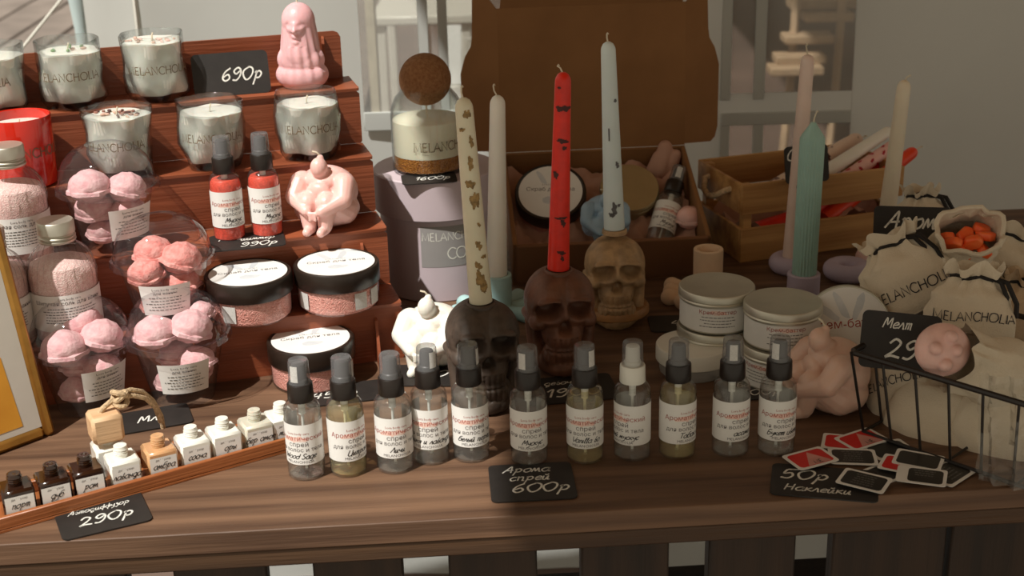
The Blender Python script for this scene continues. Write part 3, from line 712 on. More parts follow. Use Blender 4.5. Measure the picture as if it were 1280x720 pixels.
# ---------------------------------------------------------------- veiled bust candle
b = MB(); b.ball((0, 0, .016), .0315, .022, .020, 24, 16); b.ball((0, 0, .034), .0275, .021, .022, 24, 16); b.capsule((0, .001, .040), (0, .002, .075), .0235, .0195, 24)
b.ball((0, .001, .079), .0195, .0205, .0215, 24, 16); b.capsule((0, -.012, .073), (0, -.012, .065), .0115, .009, 16)
b.capsule((0, -.0205, .077), (0, -.0232, .0705), .0018, .0028, 10); b.ball((0, -.0195, .0635), .0045, .0032, .0028, 10, 8); b.ball((0, -.018, .057), .005, .004, .004, 10, 8)
def sc(c):
    for sx in (-1, 1):
        c.y += .0026 * math.exp(-(((c.x - sx * .0066) / .0042) ** 2 + ((c.z - .0765) / .0030) ** 2)) * (c.y < 0)
    c.y += .0012 * math.exp(-((c.x / .006) ** 2 + ((c.z - .0675) / .0012) ** 2)) * (c.y < 0)
    a = math.atan2(c.y, c.x); k = max(0, min(1, (.084 - c.z) / .03)) * max(.25, min(1, c.z / .03)); rim = 1 if abs(a + PI / 2) > .62 or c.z < .052 else .1
    f = 1 + .036 * k * rim * math.sin(a * 13 + c.z * 40) * (1 if c.z > .018 else c.z / .018)
    return Vector((c.x * f, c.y * f, c.z))
bust_me = fuse(b, 'bust', M_VEIL, .0011, 3, sc)
q = tread(379, 4, .026); t = thing('veiled_bust_candle', 'rose pink candle shaped as a veiled woman bust, on the top tread', 'candle', q, facing(q) + R(-14))
part('body', bust_me, t); part('wick', MB().tube([(0, 0, .097), (0, .001, .103), (.002, .002, .108)], .0009, 6), t, m=M_WICK)

# ---------------------------------------------------------------- seated figure candles
b = MB(); b.ball((0, .010, .041), .036, .028, .029, 24, 16); b.ball((0, .006, .021), .038, .031, .022, 24, 16); b.ball((0, .0, .056), .024, .019, .012, 20, 12)
b.capsule((0, .002, .060), (0, -.008, .068), .0105, .0085); b.ball((0, -.012, .0735), .0100, .0108, .0118, 14, 10); b.ball((0, -.006, .083), .0042)
for s in (-1, 1):
    b.ball((s * .025, -.003, .054), .0135, .0135, .012, 14, 10)
    b.capsule((s * .027, -.006, .053), (s * .0295, -.019, .040), .0122, .0108); b.capsule((s * .0295, -.019, .039), (s * .009, -.037, .029), .0105, .0065)
    b.capsule((s * .021, 0, .021), (s * .0115, -.023, .037), .0175, .0120); b.capsule((s * .0115, -.025, .035), (s * .0095, -.029, .010), .0125, .0085)
    b.capsule((s * .0085, -.029, .006), (s * .0085, -.042, .005), .0068, .005)
    for k in range(4): b.capsule((s * .006 - .002 * k * s, -.0405, .029 - .0026 * k), (s * -.004, -.0425, .0275 - .0026 * k), .0018, .0014, 6)
b.ball((0, -.018, .048), .014, .008, .010)
fig_me = fuse(b, 'body', M_PINKW, .00105, 3)
def fig(label, loc, rz, m, sc_=1.0):
    me = fig_me.copy(); me.materials[0] = m
    t = thing('seated_figure_candle', label, 'candle', loc, rz); part('body', me, t)
    part('wick', MB().tube([(0, -.006, .0855), (-.003, -.008, .090), (-.008, -.009, .091)], .0011, 6), t, m=M_WICK); t.scale = (sc_,) * 3; return t
q = tread(409, 2, .029); fig('pale pink candle of a seated woman hugging her knees, on the second tread', q, facing(q) + R(-22), M_PINKW, .98)
q = base(543, 472, .036); fig('white candle of a seated woman, on the table left of the black skull', q, facing(q) + R(-25), M_WAX, .98)
q = base(1032, 529, .034); fig('beige candle of a seated woman, on the table behind the pile of stickers', q, facing(q) + R(-58), M_BEIGEW, 1.06)

# ---------------------------------------------------------------- spray bottles
body_p = [(0, .0012), (.0155, 0), (.0172, .0018), (.0174, .005), (.0173, .0685), (.0165, .0745), (.0140, .0788), (.0102, .0805), (.0092, .0815), (.0092, .084)]
def bottle_meshes():
    return dict(bottle=MB().lathe(body_p, 36, cap=False).mesh('bottle', M_PET),
        liquid=MB().lathe([(0, .0022), (.0150, .0022), (.0166, .004), (.0167, .066), (.0160, .0705), (.0140, .0735), (0, .0735)], 32, cap=False).mesh('liquid', M_LIQ),
        collar=MB().lathe([(0, .0812), (.0118, .0812), (.0121, .082), (.0117, .0985), (.0112, .0993), (0, .0993)], 48, lambda a, z, r: r * (1 + .012 * math.cos(24 * a)) if r > .011 else r, cap=False).mesh('collar', M_BLACK),
        overcap=MB().lathe([(.0102, .0994), (.0100, .101), (.0094, .1215), (.0088, .1232), (0, .1236)], 28, cap=False).mesh('overcap', M_CAPC),
        pump_head=MB().lathe([(0, .0994), (.0080, .0994), (.0080, .103), (.0070, .104), (.0066, .1175), (.006, .119), (0, .1195)], 20, cap=False).mesh('pump_head', M_PUMP),
        dip_tube=MB().lathe([(0, .079), (.0035, .079), (.0033, .066), (.0013, .0655), (.0013, .006), (0, .006)], 12, cap=False).mesh('dip_tube', M_TUBE),
        label=patch(.01755, .0185, .0615, -2.5, 2.5, 34).mesh('label', M_PAPER))
BM = bottle_meshes()
print_spray = shift(typed('Ароматический', .0046), 0, .0255) + []
blush = wrap(blotg(.0115, .0042, 3, .0012, -.004, .0275), .0176, .0185).mesh('colour_spot', M_BLUSH)
txt1 = wrap(shift(typed('Ароматический', .0051), 0, .0262) + shift(typed('Lora body care', .0026), 0, .0325), .01766, .0185).mesh('lettering', M_INKR)
txt2 = wrap(shift(typed('спрей', .0050), 0, .0198) + shift(typed('для волос и тела', .0045), 0, .0142) + shift(typed('MELANCHOLIA', .0030), .0, .0018), .01766, .0185).mesh('lettering', M_INK)
stk = patch(.0100, .1030, .1195, -.38, .38, 6, rtop=.0096).mesh('sticker', M_STICK)
def spray(label, loc, yaw, cap_ang, name, liquid=M_LIQ, white=False, group='spray bottles in the front row', turn=0.0):
    t = thing('spray_bottle', label, 'bottle', loc, facing(Vector(loc)) + yaw, group); t.scale = (1, 1, .945)
    for k, me in BM.items():
        if k == 'liquid' and liquid is not M_LIQ: me = me.copy(); me.materials[0] = liquid
        if white and k in ('collar', 'pump_head'): me = me.copy(); me.materials[0] = M_WHITEP
        p_ = part(k, me, t)
        if k == 'label':
            part('colour_spot', blush, p_); part('lettering', txt1, p_); part('lettering', txt2, p_)
            q, _ = strokes(name, .0056, HAND, .35, .13, .92, align='c')
            part('handwriting', wrap(shift(q, 0, .0066), .01772, .0185), p_, m=M_PEN)
        if k == 'overcap' and cap_ang is not None:
            part('sticker', stk, p_, mtx=Matrix.Rotation(cap_ang, 4, 'Z'))
    return t
SPR = [(385, 602, -.35, -.2, 'Wood Sage', M_LIQ, 0, 'first spray bottle from the left, clear, beside the tray of little bottles'),
 (437, 598, .62, .9, 'Цитрон', M_LIQY, 0, 'spray bottle of pale yellow liquid, second from the left in the row'),
 (495.5, 594, .14, None, 'Личи', M_LIQ, 0, 'third spray bottle from the left, with no sticker on its cap'),
 (540, 583, -.12, .75, 'Вишня и лаванда', M_LIQ, 0, 'fourth spray bottle from the left, set a little behind the third'),
 (590, 580, .25, 1.0, 'белый перец', M_LIQ, 0, 'fifth spray bottle from the left, standing before the black skull'),
 (662, 585, .18, -.75, 'Мускус', M_LIQ, 0, 'spray bottle directly behind the 600 price tag'),
 (731.5, 582, .05, .75, 'Vanilla Bo', M_LIQY, 0, 'yellowish spray bottle standing in front of the brown skull'),
 (790, 578, -.75, None, 'белый мускус', M_LIQ, 1, 'spray bottle with white collar and pump, the only white capped one in the row'),
 (846, 576, .78, .8, 'Табак и', M_LIQY, 0, 'yellowish spray bottle in front of the white plastic jar'),
 (912, 573, .62, -.55, 'Massimo', M_LIQ, 0, 'second spray bottle from the right end of the row'),
 (969, 572, .55, -1.0, 'Букет цветов', M_LIQ, 0, 'last spray bottle at the right end of the row')]
HAND['Ц'] = ([[(.1, 1), (.05, .05), (.6, .05), (.65, 1)], [(.6, .05), (.75, -.2)]], .85); HAND['Л'] = ([[(0, .02), (.3, .6), (.45, 1), (.6, .4), (.65, 0)]], .8)
HAND['В'] = ([[(.1, 0), (.15, 1), (.55, .8), (.15, .55), (.6, .3), (.1, 0)]], .75); HAND['Б'] = ([[(.6, 1), (.15, .95), (.1, 0), (.55, .1), (.5, .5), (.12, .5)]], .75); HAND['Т'] = ([[(.35, .95), (.3, 0)], [(0, .95), (.75, 1)]], .75)
HAND['я'] = ([[(.5, .6), (.46, 0)], [(.5, .58), (.1, .45), (.45, .3), (.02, 0)]], .65); HAND['ц'] = ([[(.08, .6), (.06, .05), (.4, .05), (.44, .6)], [(.4, .05), (.5, -.15)]], .62); HAND['р'] = HAND['р']; HAND['М'] = HAND['М']
for x, y, yaw, ca, nm, lq, wh, lb in SPR:
    spray(lb, base(x, y, .0172), yaw, ca, nm, lq, bool(wh))
for px, lb, yw in ((288, 'left one of two red shimmer spray bottles on the second tread', .35), (335, 'right one of two red shimmer spray bottles on the second tread', .5)):
    q = tread(px, 2, .022)
    t = spray(lb, q, yw, None, 'Мускус', M_REDGEL, group='red shimmer spray bottles')
    for ch in t.children:
        if ch.name.startswith('bottle'): ch.data = MB().lathe(body_p, 36, cap=False).mesh('bottle', M_PET)
SHELF_Z = .42
for px, py, lb in ((1024, 712, 'small capped bottle under the table, left of the pair on the low shelf'), (1040, 700, 'taller small bottle under the table, right of the pair on the low shelf')):
    q = aty(px, py, tb.location.y + .16); zz = .0
    t = thing('spray_bottle', lb, 'bottle', (q.x, q.y + (.02 if px > 1030 else 0), SHELF_Z), 0, 'bottles under the table')
    for k, me in BM.items(): part(k, me, t)
    h = (q.z - SHELF_Z) / .1236; t.scale = (1.0, 1.0, 1.0)

# ---------------------------------------------------------------- scrub jars
jar_l = dict(tub=MB().lathe([(0, .001), (.040, 0), (.0425, .002), (.0435, .006), (.0435, .030), (.042, .032)], 48, cap=False).mesh('tub', M_PET),
    scrub=MB().lathe([(0, .0015), (.0398, .0015), (.0420, .004), (.0425, .025), (.041, .027), (0, .0275)], 44, cap=False).mesh('scrub', M_SCRUB),
    lid=MB().lathe([(0, .027), (.0448, .027), (.0455, .028), (.0455, .0455), (.0445, .0470), (.0428, .0473), (.0422, .0466), (0, .0466)], 56, cap=False).mesh('lid', M_BLID))
def scrub_jar(label, loc, rz, rot=None, tx='Скраб для тела', group='black lidded scrub jars', flip=0, strips=(-.6, .75)):
    t = thing('scrub_jar', label, 'jar', loc, rz, group, rot); t.scale = (1.03,) * 3
    for k, me in jar_l.items():
        p_ = part(k, me, t)
        if k == 'lid':
            lb = part('label', MB().prism([(.0408 * math.cos(a * PI / 24), .0408 * math.sin(a * PI / 24)) for a in range(48)], .0466, .0469), p_, m=M_PAPER)
            part('lettering', flat(shift(typed(tx, .0062), 0, .001) + shift(typed('Lora body care', .0026), 0, .010), .04702), lb, m=M_INK)
            part('leaf_print', flat(blot(.011, .006, 14, 0, -.014, 2) + shift(blot(.004, .013, 12, 0, 0, 3), -.012, .022, .5) + shift(blot(.004, .013, 12, 0, 0, 5), .008, .023, -.3), .04696), lb, m=M_BLUSHG)
        if k == 'tub':
            for a in strips: part('sticker', patch(.0437, .006, .024, a - .17, a + .17, 6), p_, m=M_STICK)
    return t
q = tread(315, 1, .0195); scrub_jar('black lidded jar of pink scrub on the lowest tread, left one of the pair', q, facing(q) + .06, strips=(-.62,))
q = tread(424, 1, .0195); scrub_jar('black lidded jar of pink scrub on the lowest tread, below the pink seated figure', q, facing(q) + .06, strips=(-1.05, .5, 1.0))
q = base(394, 495, .0440); scrub_jar('black lidded scrub jar standing on the table in front of the stepped display', q, facing(q) + .08, strips=(1.0,))

# ---------------------------------------------------------------- bath salt bottles
rib = lambda a, z, r: r * (1 + .04 * math.cos(26 * a) * (1 if z > .068 and z < .108 else 0))
sb = dict(bottle=MB().lathe([(0, .001), (.031, 0), (.0342, .003), (.035, .008), (.035, .068), (.0348, .078), (.032, .092), (.026, .102), (.0178, .110), (.0172, .112), (.0172, .118)], 120, rib, cap=False).mesh('bottle', M_PET),
    bath_salt=MB().lathe([(0, .0015), (.031, .002), (.0335, .004), (.0340, .068), (.0336, .078), (.0300, .087), (.020, .092), (.009, .095), (0, .093)], 40, lambda a, z, r: r * (1 + (.06 * math.sin(3 * a) if z > .084 else 0)), cap=False).mesh('bath_salt', M_SALT),
    cap=MB().lathe([(0, .112), (.0185, .112), (.0190, .113), (.0190, .1145), (.0172, .1155), (.0172, .1165), (.0190, .1175), (.0190, .118), (.0172, .1195), (.0172, .1205), (.0190, .122), (.0188, .134), (.0178, .1355), (0, .1355)], 48, lambda a, z, r: r * (1 + .008 * math.cos(36 * a)) if z > .121 and z < .134 else r, cap=False).mesh('cap', M_ALU))
def salt(label, loc, yaw):
    t = thing('bath_salt_bottle', label, 'bottle', loc, facing(Vector(loc)) + yaw, 'aluminium capped bath salt bottles'); t.scale = (1, 1, .94)
    for k, me in sb.items():
        p_ = part(k, me, t)
        if k == 'bottle':
            lb = part('label', patch(.0354, .018, .060, -1.45, 1.45, 30), p_, m=M_PAPER)
            part('lettering', wrap(shift(typed('Шипучая соль для ванны', .0046), 0, .031) + shift(typed('Lora body care', .0028), 0, .0365), .0356, .018), lb, m=M_INK)
            part('fine_print', wrap(rows(6, .062, .0032, .0011, .026, 4), .0356, .018), lb, m=M_GREYL)
q = tread(28, 2, .026); salt('pink bath salt bottle in front of the red candle, on the second tread', q, .15)
q = tread(89, 1, .024); salt('pink bath salt bottle on the lowest tread, behind the leftmost dome cup', q, .1)
q = tread(4, 1, .020); salt('pink bath salt bottle half hidden behind the gilt picture frame', q, .1)

# ---------------------------------------------------------------- domed cups with scoops
cupm = dict(cup=MB().lathe([(0, .001), (.026, 0), (.0285, .002), (.029, .006), (.0415, .070), (.0425, .0735), (.046, .075)], 56, cap=False).mesh('cup', M_PET),
    dome=MB().lathe([(.0485, .0705), (.0495, .0712), (.0488, .0775), (.0465, .0782), (.0462, .081), (.0455, .0835), (.0440, .094), (.0395, .106), (.032, .1155), (.0225, .1208), (.0180, .1222), (.0172, .1232), (.0155, .1226), (.0135, .1215)], 64,
        lambda a, z, r: r * (1 + .008 * math.cos(50 * a)) if .071 < z < .078 else r, cap=False).mesh('dome', M_DOME))
def scoop(rd, r):
    b = MB(); b.ball((0, 0, 0), r, r * .96, r * .9, 22, 16)
    b.v = [tuple(Vector(p) * (1 + .05 * math.sin(p[0] * 300 + rd) * math.cos(p[2] * 260 + rd * 2) + .025 * math.sin(p[1] * 700 + rd)) ) for p in b.v]
    b.lathe([(r * .9, -r * .35), (r * 1.08, -r * .3), (r * 1.05, -r * .12), (r * .92, -r * .05)], 26, lambda a, z, q: q * (1 + .05 * math.sin(7 * a + rd)), cap=False)
    return b
SC = [scoop(k, .0195).mesh('scoop', M_SCOOP) for k in (1, 2, 3)]
def domecup(label, loc, yaw, spots_, lab, m=M_SCOOP, lid_tilt=0.0):
    t = thing('domed_cup', label, 'cup', loc, facing(Vector(loc)) + yaw, 'domed plastic cups of bath scoops'); t.scale = (1.12, 1.12, .96)
    c = part('cup', cupm['cup'], t); part('dome', cupm['dome'], t)
    for k, (x, y, z, s_) in enumerate(spots_):
        me = SC[k % 3]
        if m is not M_SCOOP: me = me.copy(); me.materials[0] = m
        part('scoop', me, t, mtx=Matrix.Translation((x, y, z)) @ Matrix.Rotation(k * 1.1 + .4, 4, 'Z') @ Matrix.Rotation(.4 * math.sin(k * 2), 4, 'X') @ Matrix.Scale(s_, 4))
    rb = part('label', patch(.0355, .022, .058, lab - .62, lab + .62, 18, rtop=.0405), c, m=M_PAPER)
    rb.matrix_basis = Matrix.Identity(4)
    part('lettering', wrap(shift(typed('Lora body care', .0026), 0, .0305) + shift(typed('пенная скульптура' if 0 else 'для ванны', .0030), 0, .026), .0358, .022, rtop=.0408, zr=.036, ang=lab), rb, m=M_INK)
    part('fine_print', wrap(rows(5, .036, .0036, .001, .021, 7), .0358, .022, rtop=.0408, zr=.036, ang=lab), rb, m=M_GREYL)
    return t
low = [(-.010, -.004, .024, .8), (.011, .003, .026, .85), (-.002, .010, .046, .95), (.014, -.010, .046, .9)]
q = tread(145, 2, .030); domecup('domed cup of pink scoops on the second tread, below the petal topped candle', q, .1, [(-.018, -.010, .080, 1.02), (.016, -.012, .074, .95), (-.014, 0, .052, 1)] + low, .45)
q = tread(213, 1, .030); domecup('domed cup of rose red scoops on the lowest tread of the display', q, .05, [(-.008, .004, .082, .95), (.016, -.010, .076, 1.0), (-.018, -.014, .066, .85)] + low, -.1, M_SCOOPR)
q = base(115, 522, .031); domecup('domed cup of three pink scoops nearest to the gilt picture frame', q, .1, [(-.017, -.012, .078, 1.05), (.018, -.008, .082, 1.0), (.002, .020, .092, 1.1)] + low, .42)
q = base(233, 511, .031); domecup('domed cup of pink scoops on the table, left of the front scrub jar', q, .0, [(-.020, -.004, .082, 1.0), (.013, -.004, .084, 1.02), (.024, .010, .094, .6)] + low, .05)

# ---------------------------------------------------------------- hat box and the large cork topped candle
HB = base(551, 378, .071)
t = thing('round_gift_box', 'tall round lilac gift box with a lid, behind the white figure candle', 'box', HB, facing(HB))
part('box_body', MB().lathe([(0, 0), (.0695, 0), (.071, .0015), (.071, .118), (0, .118)], 80, cap=False), t, m=M_BOXL)
part('lid', MB().lathe([(.0712, .1060), (.0765, .1060), (.077, .1066), (.077, .1535), (.0755, .1550), (0, .1550)], 80, cap=False), t, m=M_BOXL)
bl = part('label', patch(.0713, .046, .098, -.62 + .32, .62 + .32, 20), t, m=M_BOXG)
q, _ = strokes('MELANCHOLIA', .0098, PRINT, 0, .10, 1.0, smooth=False); q2, _ = strokes('CANDLES', .006, PRINT, 0, .1, .9, smooth=False)
CO = [([(.8, .85), (.5, 1), (.1, .7), (.1, .3), (.5, 0), (.8, .2)])]
part('lettering', wrap(shift(q, 0, .034) + shift(strokes('CO', .014, PRINT, 0, .10, .9)[0], 0, .010), .0715, .046, ang=.32), bl, m=M_WHITEP)
q = base(543, 209, .044, .155); q = HB + Vector((-.006, -.014, .155))
t = thing('cork_top_candle', 'large glass candle closed with a cork ball, on the round lilac box', 'candle', q, facing(q))
part('glass', MB().lathe([(0, 0), (.042, 0), (.044, .002), (.0445, .006), (.0445, .070), (.043, .080), (.038, .091), (.031, .099), (.0295, .103), (.0290, .104), (.0280, .103), (.0295, .098), (.0365, .0895), (.0415, .079), (.043, .069), (.043, .006), (0, .005)], 64, cap=False), t, m=M_GLASS)
part('glitter_layer', MB().lathe([(0, .0052), (.0425, .0055), (.0427, .022), (0, .022)], 56, cap=False), t, m=M_GOLD)
part('wax', MB().lathe([(0, .0222), (.0427, .0222), (.0427, .058), (.0422, .064), (.040, .0655), (0, .065)], 56, lambda a, z, r: r, cap=False), t, m=mat('cream candle wax', (236, 228, 206), .35, sss=.3, var=.02))
part('wick', MB().tube([(0, 0, .063), (.0, 0, .080)], .0012, 6), t, m=M_WICK)
part('cork_ball', MB().ball((0, 0, .112), .0315, n=48, m=32), t, m=M_CORK)
q, _ = strokes('MELANCHOLIA', .0105, PRINT, 0, .10, 1.0, serif=True, smooth=False)
part('lettering', wrap(q, .0448, .033, ang=.62), t, m=M_BRONZE)

# ---------------------------------------------------------------- skull candlesticks
b = MB(); b.ball((0, .006, .074), .0360, .043, .035, 28, 18)
for s in (-1, 1): b.ball((s * .011, -.002, .076), .0265, .037, .031, 20, 14)
b.ball((0, -.017, .070), .0330, .024, .023, 24, 16); b.ball((0, -.022, .046), .0225, .018, .022, 20, 14)
for s in (-1, 1):
    b.ball((s * .0265, -.021, .0590), .0095, .013, .0090); b.capsule((s * .030, -.012, .060), (s * .033, .010, .060), .0065, .006)
    b.capsule((s * .0290, -.004, .056), (s * .0255, -.012, .016), .0085, .0095); b.ball((s * .0155, -.0345, .0845), .013, .008, .0048)
    b.capsule((s * .0250, -.014, .015), (s * .010, -.031, .010), .0095, .0090); b.ball((s * .012, -.028, .023), .012, .012, .014)
b.ball((0, -.030, .042), .0195, .0130, .015); b.ball((0, -.031, .028), .0195, .0130, .013); b.ball((0, -.029, .011), .0170, .0140, .0125)
b.ball((0, .004, .024), .027, .030, .030); b.ball((0, -.0375, .0700), .0050, .006, .010)
def sk(c):
    if c.y < 0:
        for s in (-1, 1):
            e = ((c.x - s * .0160) / .0118) ** 2 + ((c.z - .0765 + .12 * abs(c.x)) / .0092) ** 2
            c.y += .0235 * math.exp(-e ** 2.4)
            c.y += .0045 * math.exp(-(((c.x - s * .0225) / .006) ** 2 + ((c.z - .040) / .010) ** 2))
        wn = .0026 + .0036 * max(0, min(1, (.065 - c.z) / .012)); c.y += .012 * math.exp(-((c.x / wn) ** 4 + ((c.z - .0570) / .0072) ** 4))
        if .016 < c.z < .045 and abs(c.x) < .0215:
            c.y += .0022 * (1 - abs(math.sin(c.x * 540))) ** 2
            c.y += .0026 * math.exp(-((c.z - .0305) / .0011) ** 2)
    return c
skull_me = fuse(b, 'skull', M_SKB, .0012, 2, sk)
SKT = max(v.co.z for v in skull_me.vertices if abs(v.co.x) < .006 and abs(v.co.y - .004) < .006)
def skull(label, loc, yaw, m, s=1.0):
    t = thing('skull_candlestick', label, 'candlestick', loc, facing(Vector(loc)) + yaw); me = skull_me.copy(); me.materials[0] = m
    part('skull', me, t); part('candle_socket', MB().lathe([(.0, SKT - .002), (.0128, SKT - .002), (.0132, SKT - .0005), (.0150, SKT - .002), (.0155, SKT - .006)], 28, cap=False), t, m=m); t.scale = (s,) * 3; return t
K1 = base(606, 522, .040); skull('black skull candlestick, nearest to the camera of the three skulls', K1, R(10), M_SKB, 1.02)
K2 = base(700, 474, .040); skull('brown skull candlestick holding the red taper candle', K2, R(10), M_SKR, 1.03)
K3 = base(768, 417, .043)
t = skull('tan skull candlestick on a round foot, holding the pale blue taper', K3, R(6), M_SKT, .95)
part('foot', MB().lathe([(0, 0), (.041, 0), (.043, .002), (.043, .008), (.040, .012), (.030, .0125), (0, .0125)], 56, cap=False), t, m=M_SKTB)
t.children[0].location.z = .0115; t.children[1].location.z = .0115; K3Z = SKT * .95 + .011

def taper(label, P, top, r0, r1, m, name='taper_candle', y=None, wick=((0, .0), (.002, .006), (-.001, .012)), prof=None, mod=None, marks=(), wl=.012):
    """candle from the point P to the point that the pixel top shows at P's depth"""
    T_ = top if isinstance(top, Vector) else aty(top[0], top[1], y or P.y)
    d = T_ - P; L = d.length
    t = thing(name, label, 'candle', P, rot=Vector((0, 0, 1)).rotation_difference(d).to_euler())
    pr = prof(L) if prof else [(0, 0), (r0, 0)] + [(r0 + (r1 - r0) * k / 12, (L - r1 * 1.1) * k / 12) for k in range(1, 13)] + [(r1 * .93, L - r1 * .75), (r1 * .7, L - r1 * .3), (r1 * .35, L - .0004), (0, L)]
    part('wax', MB().lathe(pr, 96 if mod else 28, mod, cap=False), t, m=m)
    part('wick', MB().tube([(wick[0][0], 0, L - .002)] + [(x, .0005, L + z) for x, z in wick[1:]] + [(wick[-1][0] + .0015, 0, wick[-1][1] + L + .0012)], [.0009] * len(wick) + [.0016], 6), t, m=M_WICK)
    for k, (f, a, rx, rz_, mm) in enumerate(marks):
        rr = r0 + (r1 - r0) * f; part('pressed_petal', wrap(blotg(rx, rz_, k + 3, .0007), rr + .00022, L * f, ang=a), t, m=mm)
    return t
DKR = mat('dark petal marks', (74, 26, 18), .6); OCH = mat('golden brown petal', (172, 138, 84), .6, var=.3, scale=200); GRY = mat('grey dried flower', (104, 104, 106), .6, var=.2, scale=200)
z1 = SKT * 1.02 - .001; z2 = SKT * 1.03 - .001
P = K1 + Vector((0, .003, z1)); taper('cream taper with golden brown petals, standing in the black skull', P, (579, 122), .0118, .0088, mat('cream taper wax', (226, 218, 192), .4, sss=.25, var=.04), wick=((0, 0), (-.0015, .005), (-.001, .010)),
    marks=((.93, .3, .004, .006, OCH), (.86, -.4, .003, .003, OCH), (.80, .5, .003, .006, OCH), (.70, .2, .004, .007, OCH), (.60, .0, .005, .006, OCH), (.52, .35, .005, .012, OCH), (.40, .5, .002, .003, OCH), (.30, .3, .004, .005, OCH), (.20, .1, .004, .005, OCH), (.12, .25, .006, .013, OCH), (.24, .7, .003, .003, OCH), (.07, .5, .002, .003, OCH)))
P = K2 + Vector((0, .003, z2)); taper('red taper candle with dark petals, standing in the brown skull', P, (704, 90), .0118, .0083, M_REDW, wick=((0, 0), (-.003, .004), (-.006, .006)),
    marks=((.93, -.5, .002, .002, DKR), (.83, .1, .0085, .0045, DKR), (.67, .1, .0085, .0025, DKR), (.635, .3, .004, .002, DKR), (.50, -.6, .003, .006, DKR), (.28, .1, .007, .002, DKR), (.255, .3, .003, .005, DKR), (.10, .2, .006, .0025, DKR), (.07, .3, .002, .004, DKR)))
P = K3 + Vector((0, .003, K3Z - .001)); taper('pale blue white taper candle with small grey flowers, in the tan skull', P, (760, 52), .0122, .0082, M_PALEB, wick=((0, 0), (-.001, .004), (-.001, .008)),
    marks=((.70, .6, .002, .003, GRY), (.53, -.3, .001, .012, GRY), (.36, .5, .003, .004, GRY), (.12, .0, .0045, .008, GRY), (.09, -.3, .003, .004, GRY), (.14, .5, .002, .003, GRY)))

# ---------------------------------------------------------------- petal candle holders
def petal_holder(label, loc, m, rz=0.0, h=.066, angs=(2, 32, 138, 163, 188, 214, 255, 300)):
    b = MB(); b.lathe([(0, 0), (.024, 0), (.026, .004), (.022, .010), (.0185, .014), (0, .014)], 32, cap=False)
    for k, a in enumerate(angs):
        a = R(a); L = .062 if k % 2 == 0 else .055
        b.capsule((.016 * math.cos(a), .016 * math.sin(a), .007), (L * .80 * math.cos(a), L * .80 * math.sin(a), .0085), .0065, .0105)
    me = fuse(b, 'petal_base', m, .0013, 2)
    t = thing('petal_candle_holder', label, 'candle holder', loc, rz); part('petal_base', me, t)
    part('socket', MB().lathe([(.0178, .006), (.0180, h - .001), (.0172, h), (.0142, h), (.0135, h - .001), (.0135, h - .018), (0, h - .018)], 40, cap=False), t, m=m); return t
q = at(884, 374); petal_holder('peach candle holder with petal shaped base, empty, behind the tin stacks', q, M_PEACH, .1)
QB = at(622, 393); petal_holder('light blue candle holder with petal shaped base, holding a plain white taper', QB, M_LBLUE, .25, .052, (0, 40, 80, 140, 180, 215, 262, 310))
P = QB + Vector((0, 0, .035)); taper('plain white taper candle in the light blue petal holder', P, (622, 119), .0128, .0088, M_WAX, wick=((0, 0), (-.004, .005), (-.005, .011)))
def ring_holder(label, loc, m, s=1):
    b = MB(); n = 36
    b.tube([(.0195 * math.cos(2 * PI * k / n), .0195 * math.sin(2 * PI * k / n), .0112) for k in range(n)], .0112, 18, True)
    b.v = [(x, y, max(0, z)) for x, y, z in b.v]
    b.lathe([(0, .004), (.012, .004), (.012, .006), (0, .006)], 20, cap=False)
    o = solo('ring_candle_holder', b, m, label, 'candle holder', loc, (0, 0, 0)); o.scale = (s,) * 3; return o
q = base(990, 349, .031); ring_holder('lilac ring candle holder under the pale pink taper, before the wooden crate', q, M_LILAC)
taper('pale pink taper candle standing in a lilac ring, behind the mint candle', q + Vector((-.003, 0, .006)), (1010, 68), .0112, .0082, M_PINKT, wick=((0, 0), (-.002, .006), (-.003, .011)),
      marks=((.46, .2, .004, .006, GRY), (.40, 0, .003, .004, GRY)))
q = base(1058, 358, .031); ring_holder('empty lilac ring candle holder left of the canvas bags', q, M_LILAC)
q = base(1098, 342, .031); ring_holder('pink ring candle holder mostly hidden behind the canvas bags', q, M_PINKP)
taper('ivory taper candle with cream sheen, tallest near the tent wall at right', q + Vector((.002, 0, .006)), (1131, 100), .0118, .0085, M_WAXI, wick=((0, 0), (.002, .003), (.005, .005)))
q = base(1003, 378, .020)
t = thing('cup_candle_holder', 'lilac cylinder candle holder under the mint ribbed candle', 'candle holder', q)
part('cup', MB().lathe([(0, 0), (.0195, 0), (.0198, .001), (.0198, .030), (.019, .031), (.0150, .031), (.0148, .030), (.0148, .008), (0, .008)], 40, cap=False), t, m=M_LILAC)
taper('mint green ribbed candle with a cone tip, in the lilac cylinder holder', q + Vector((0, 0, .0085)), (1017, 152), .0138, .0138, M_MINT, 'ribbed_candle', wick=((0, 0), (.001, .005), (.003, .011)),
      prof=lambda L: [(0, 0), (.0135, 0), (.0143, .03), (.0143, L - .020), (.0130, L - .0165), (.006, L - .006), (.003, L - .001), (0, L)], mod=lambda a, z, r: r * (1 + (.035 * math.cos(24 * a) if r > .0131 else 0)))

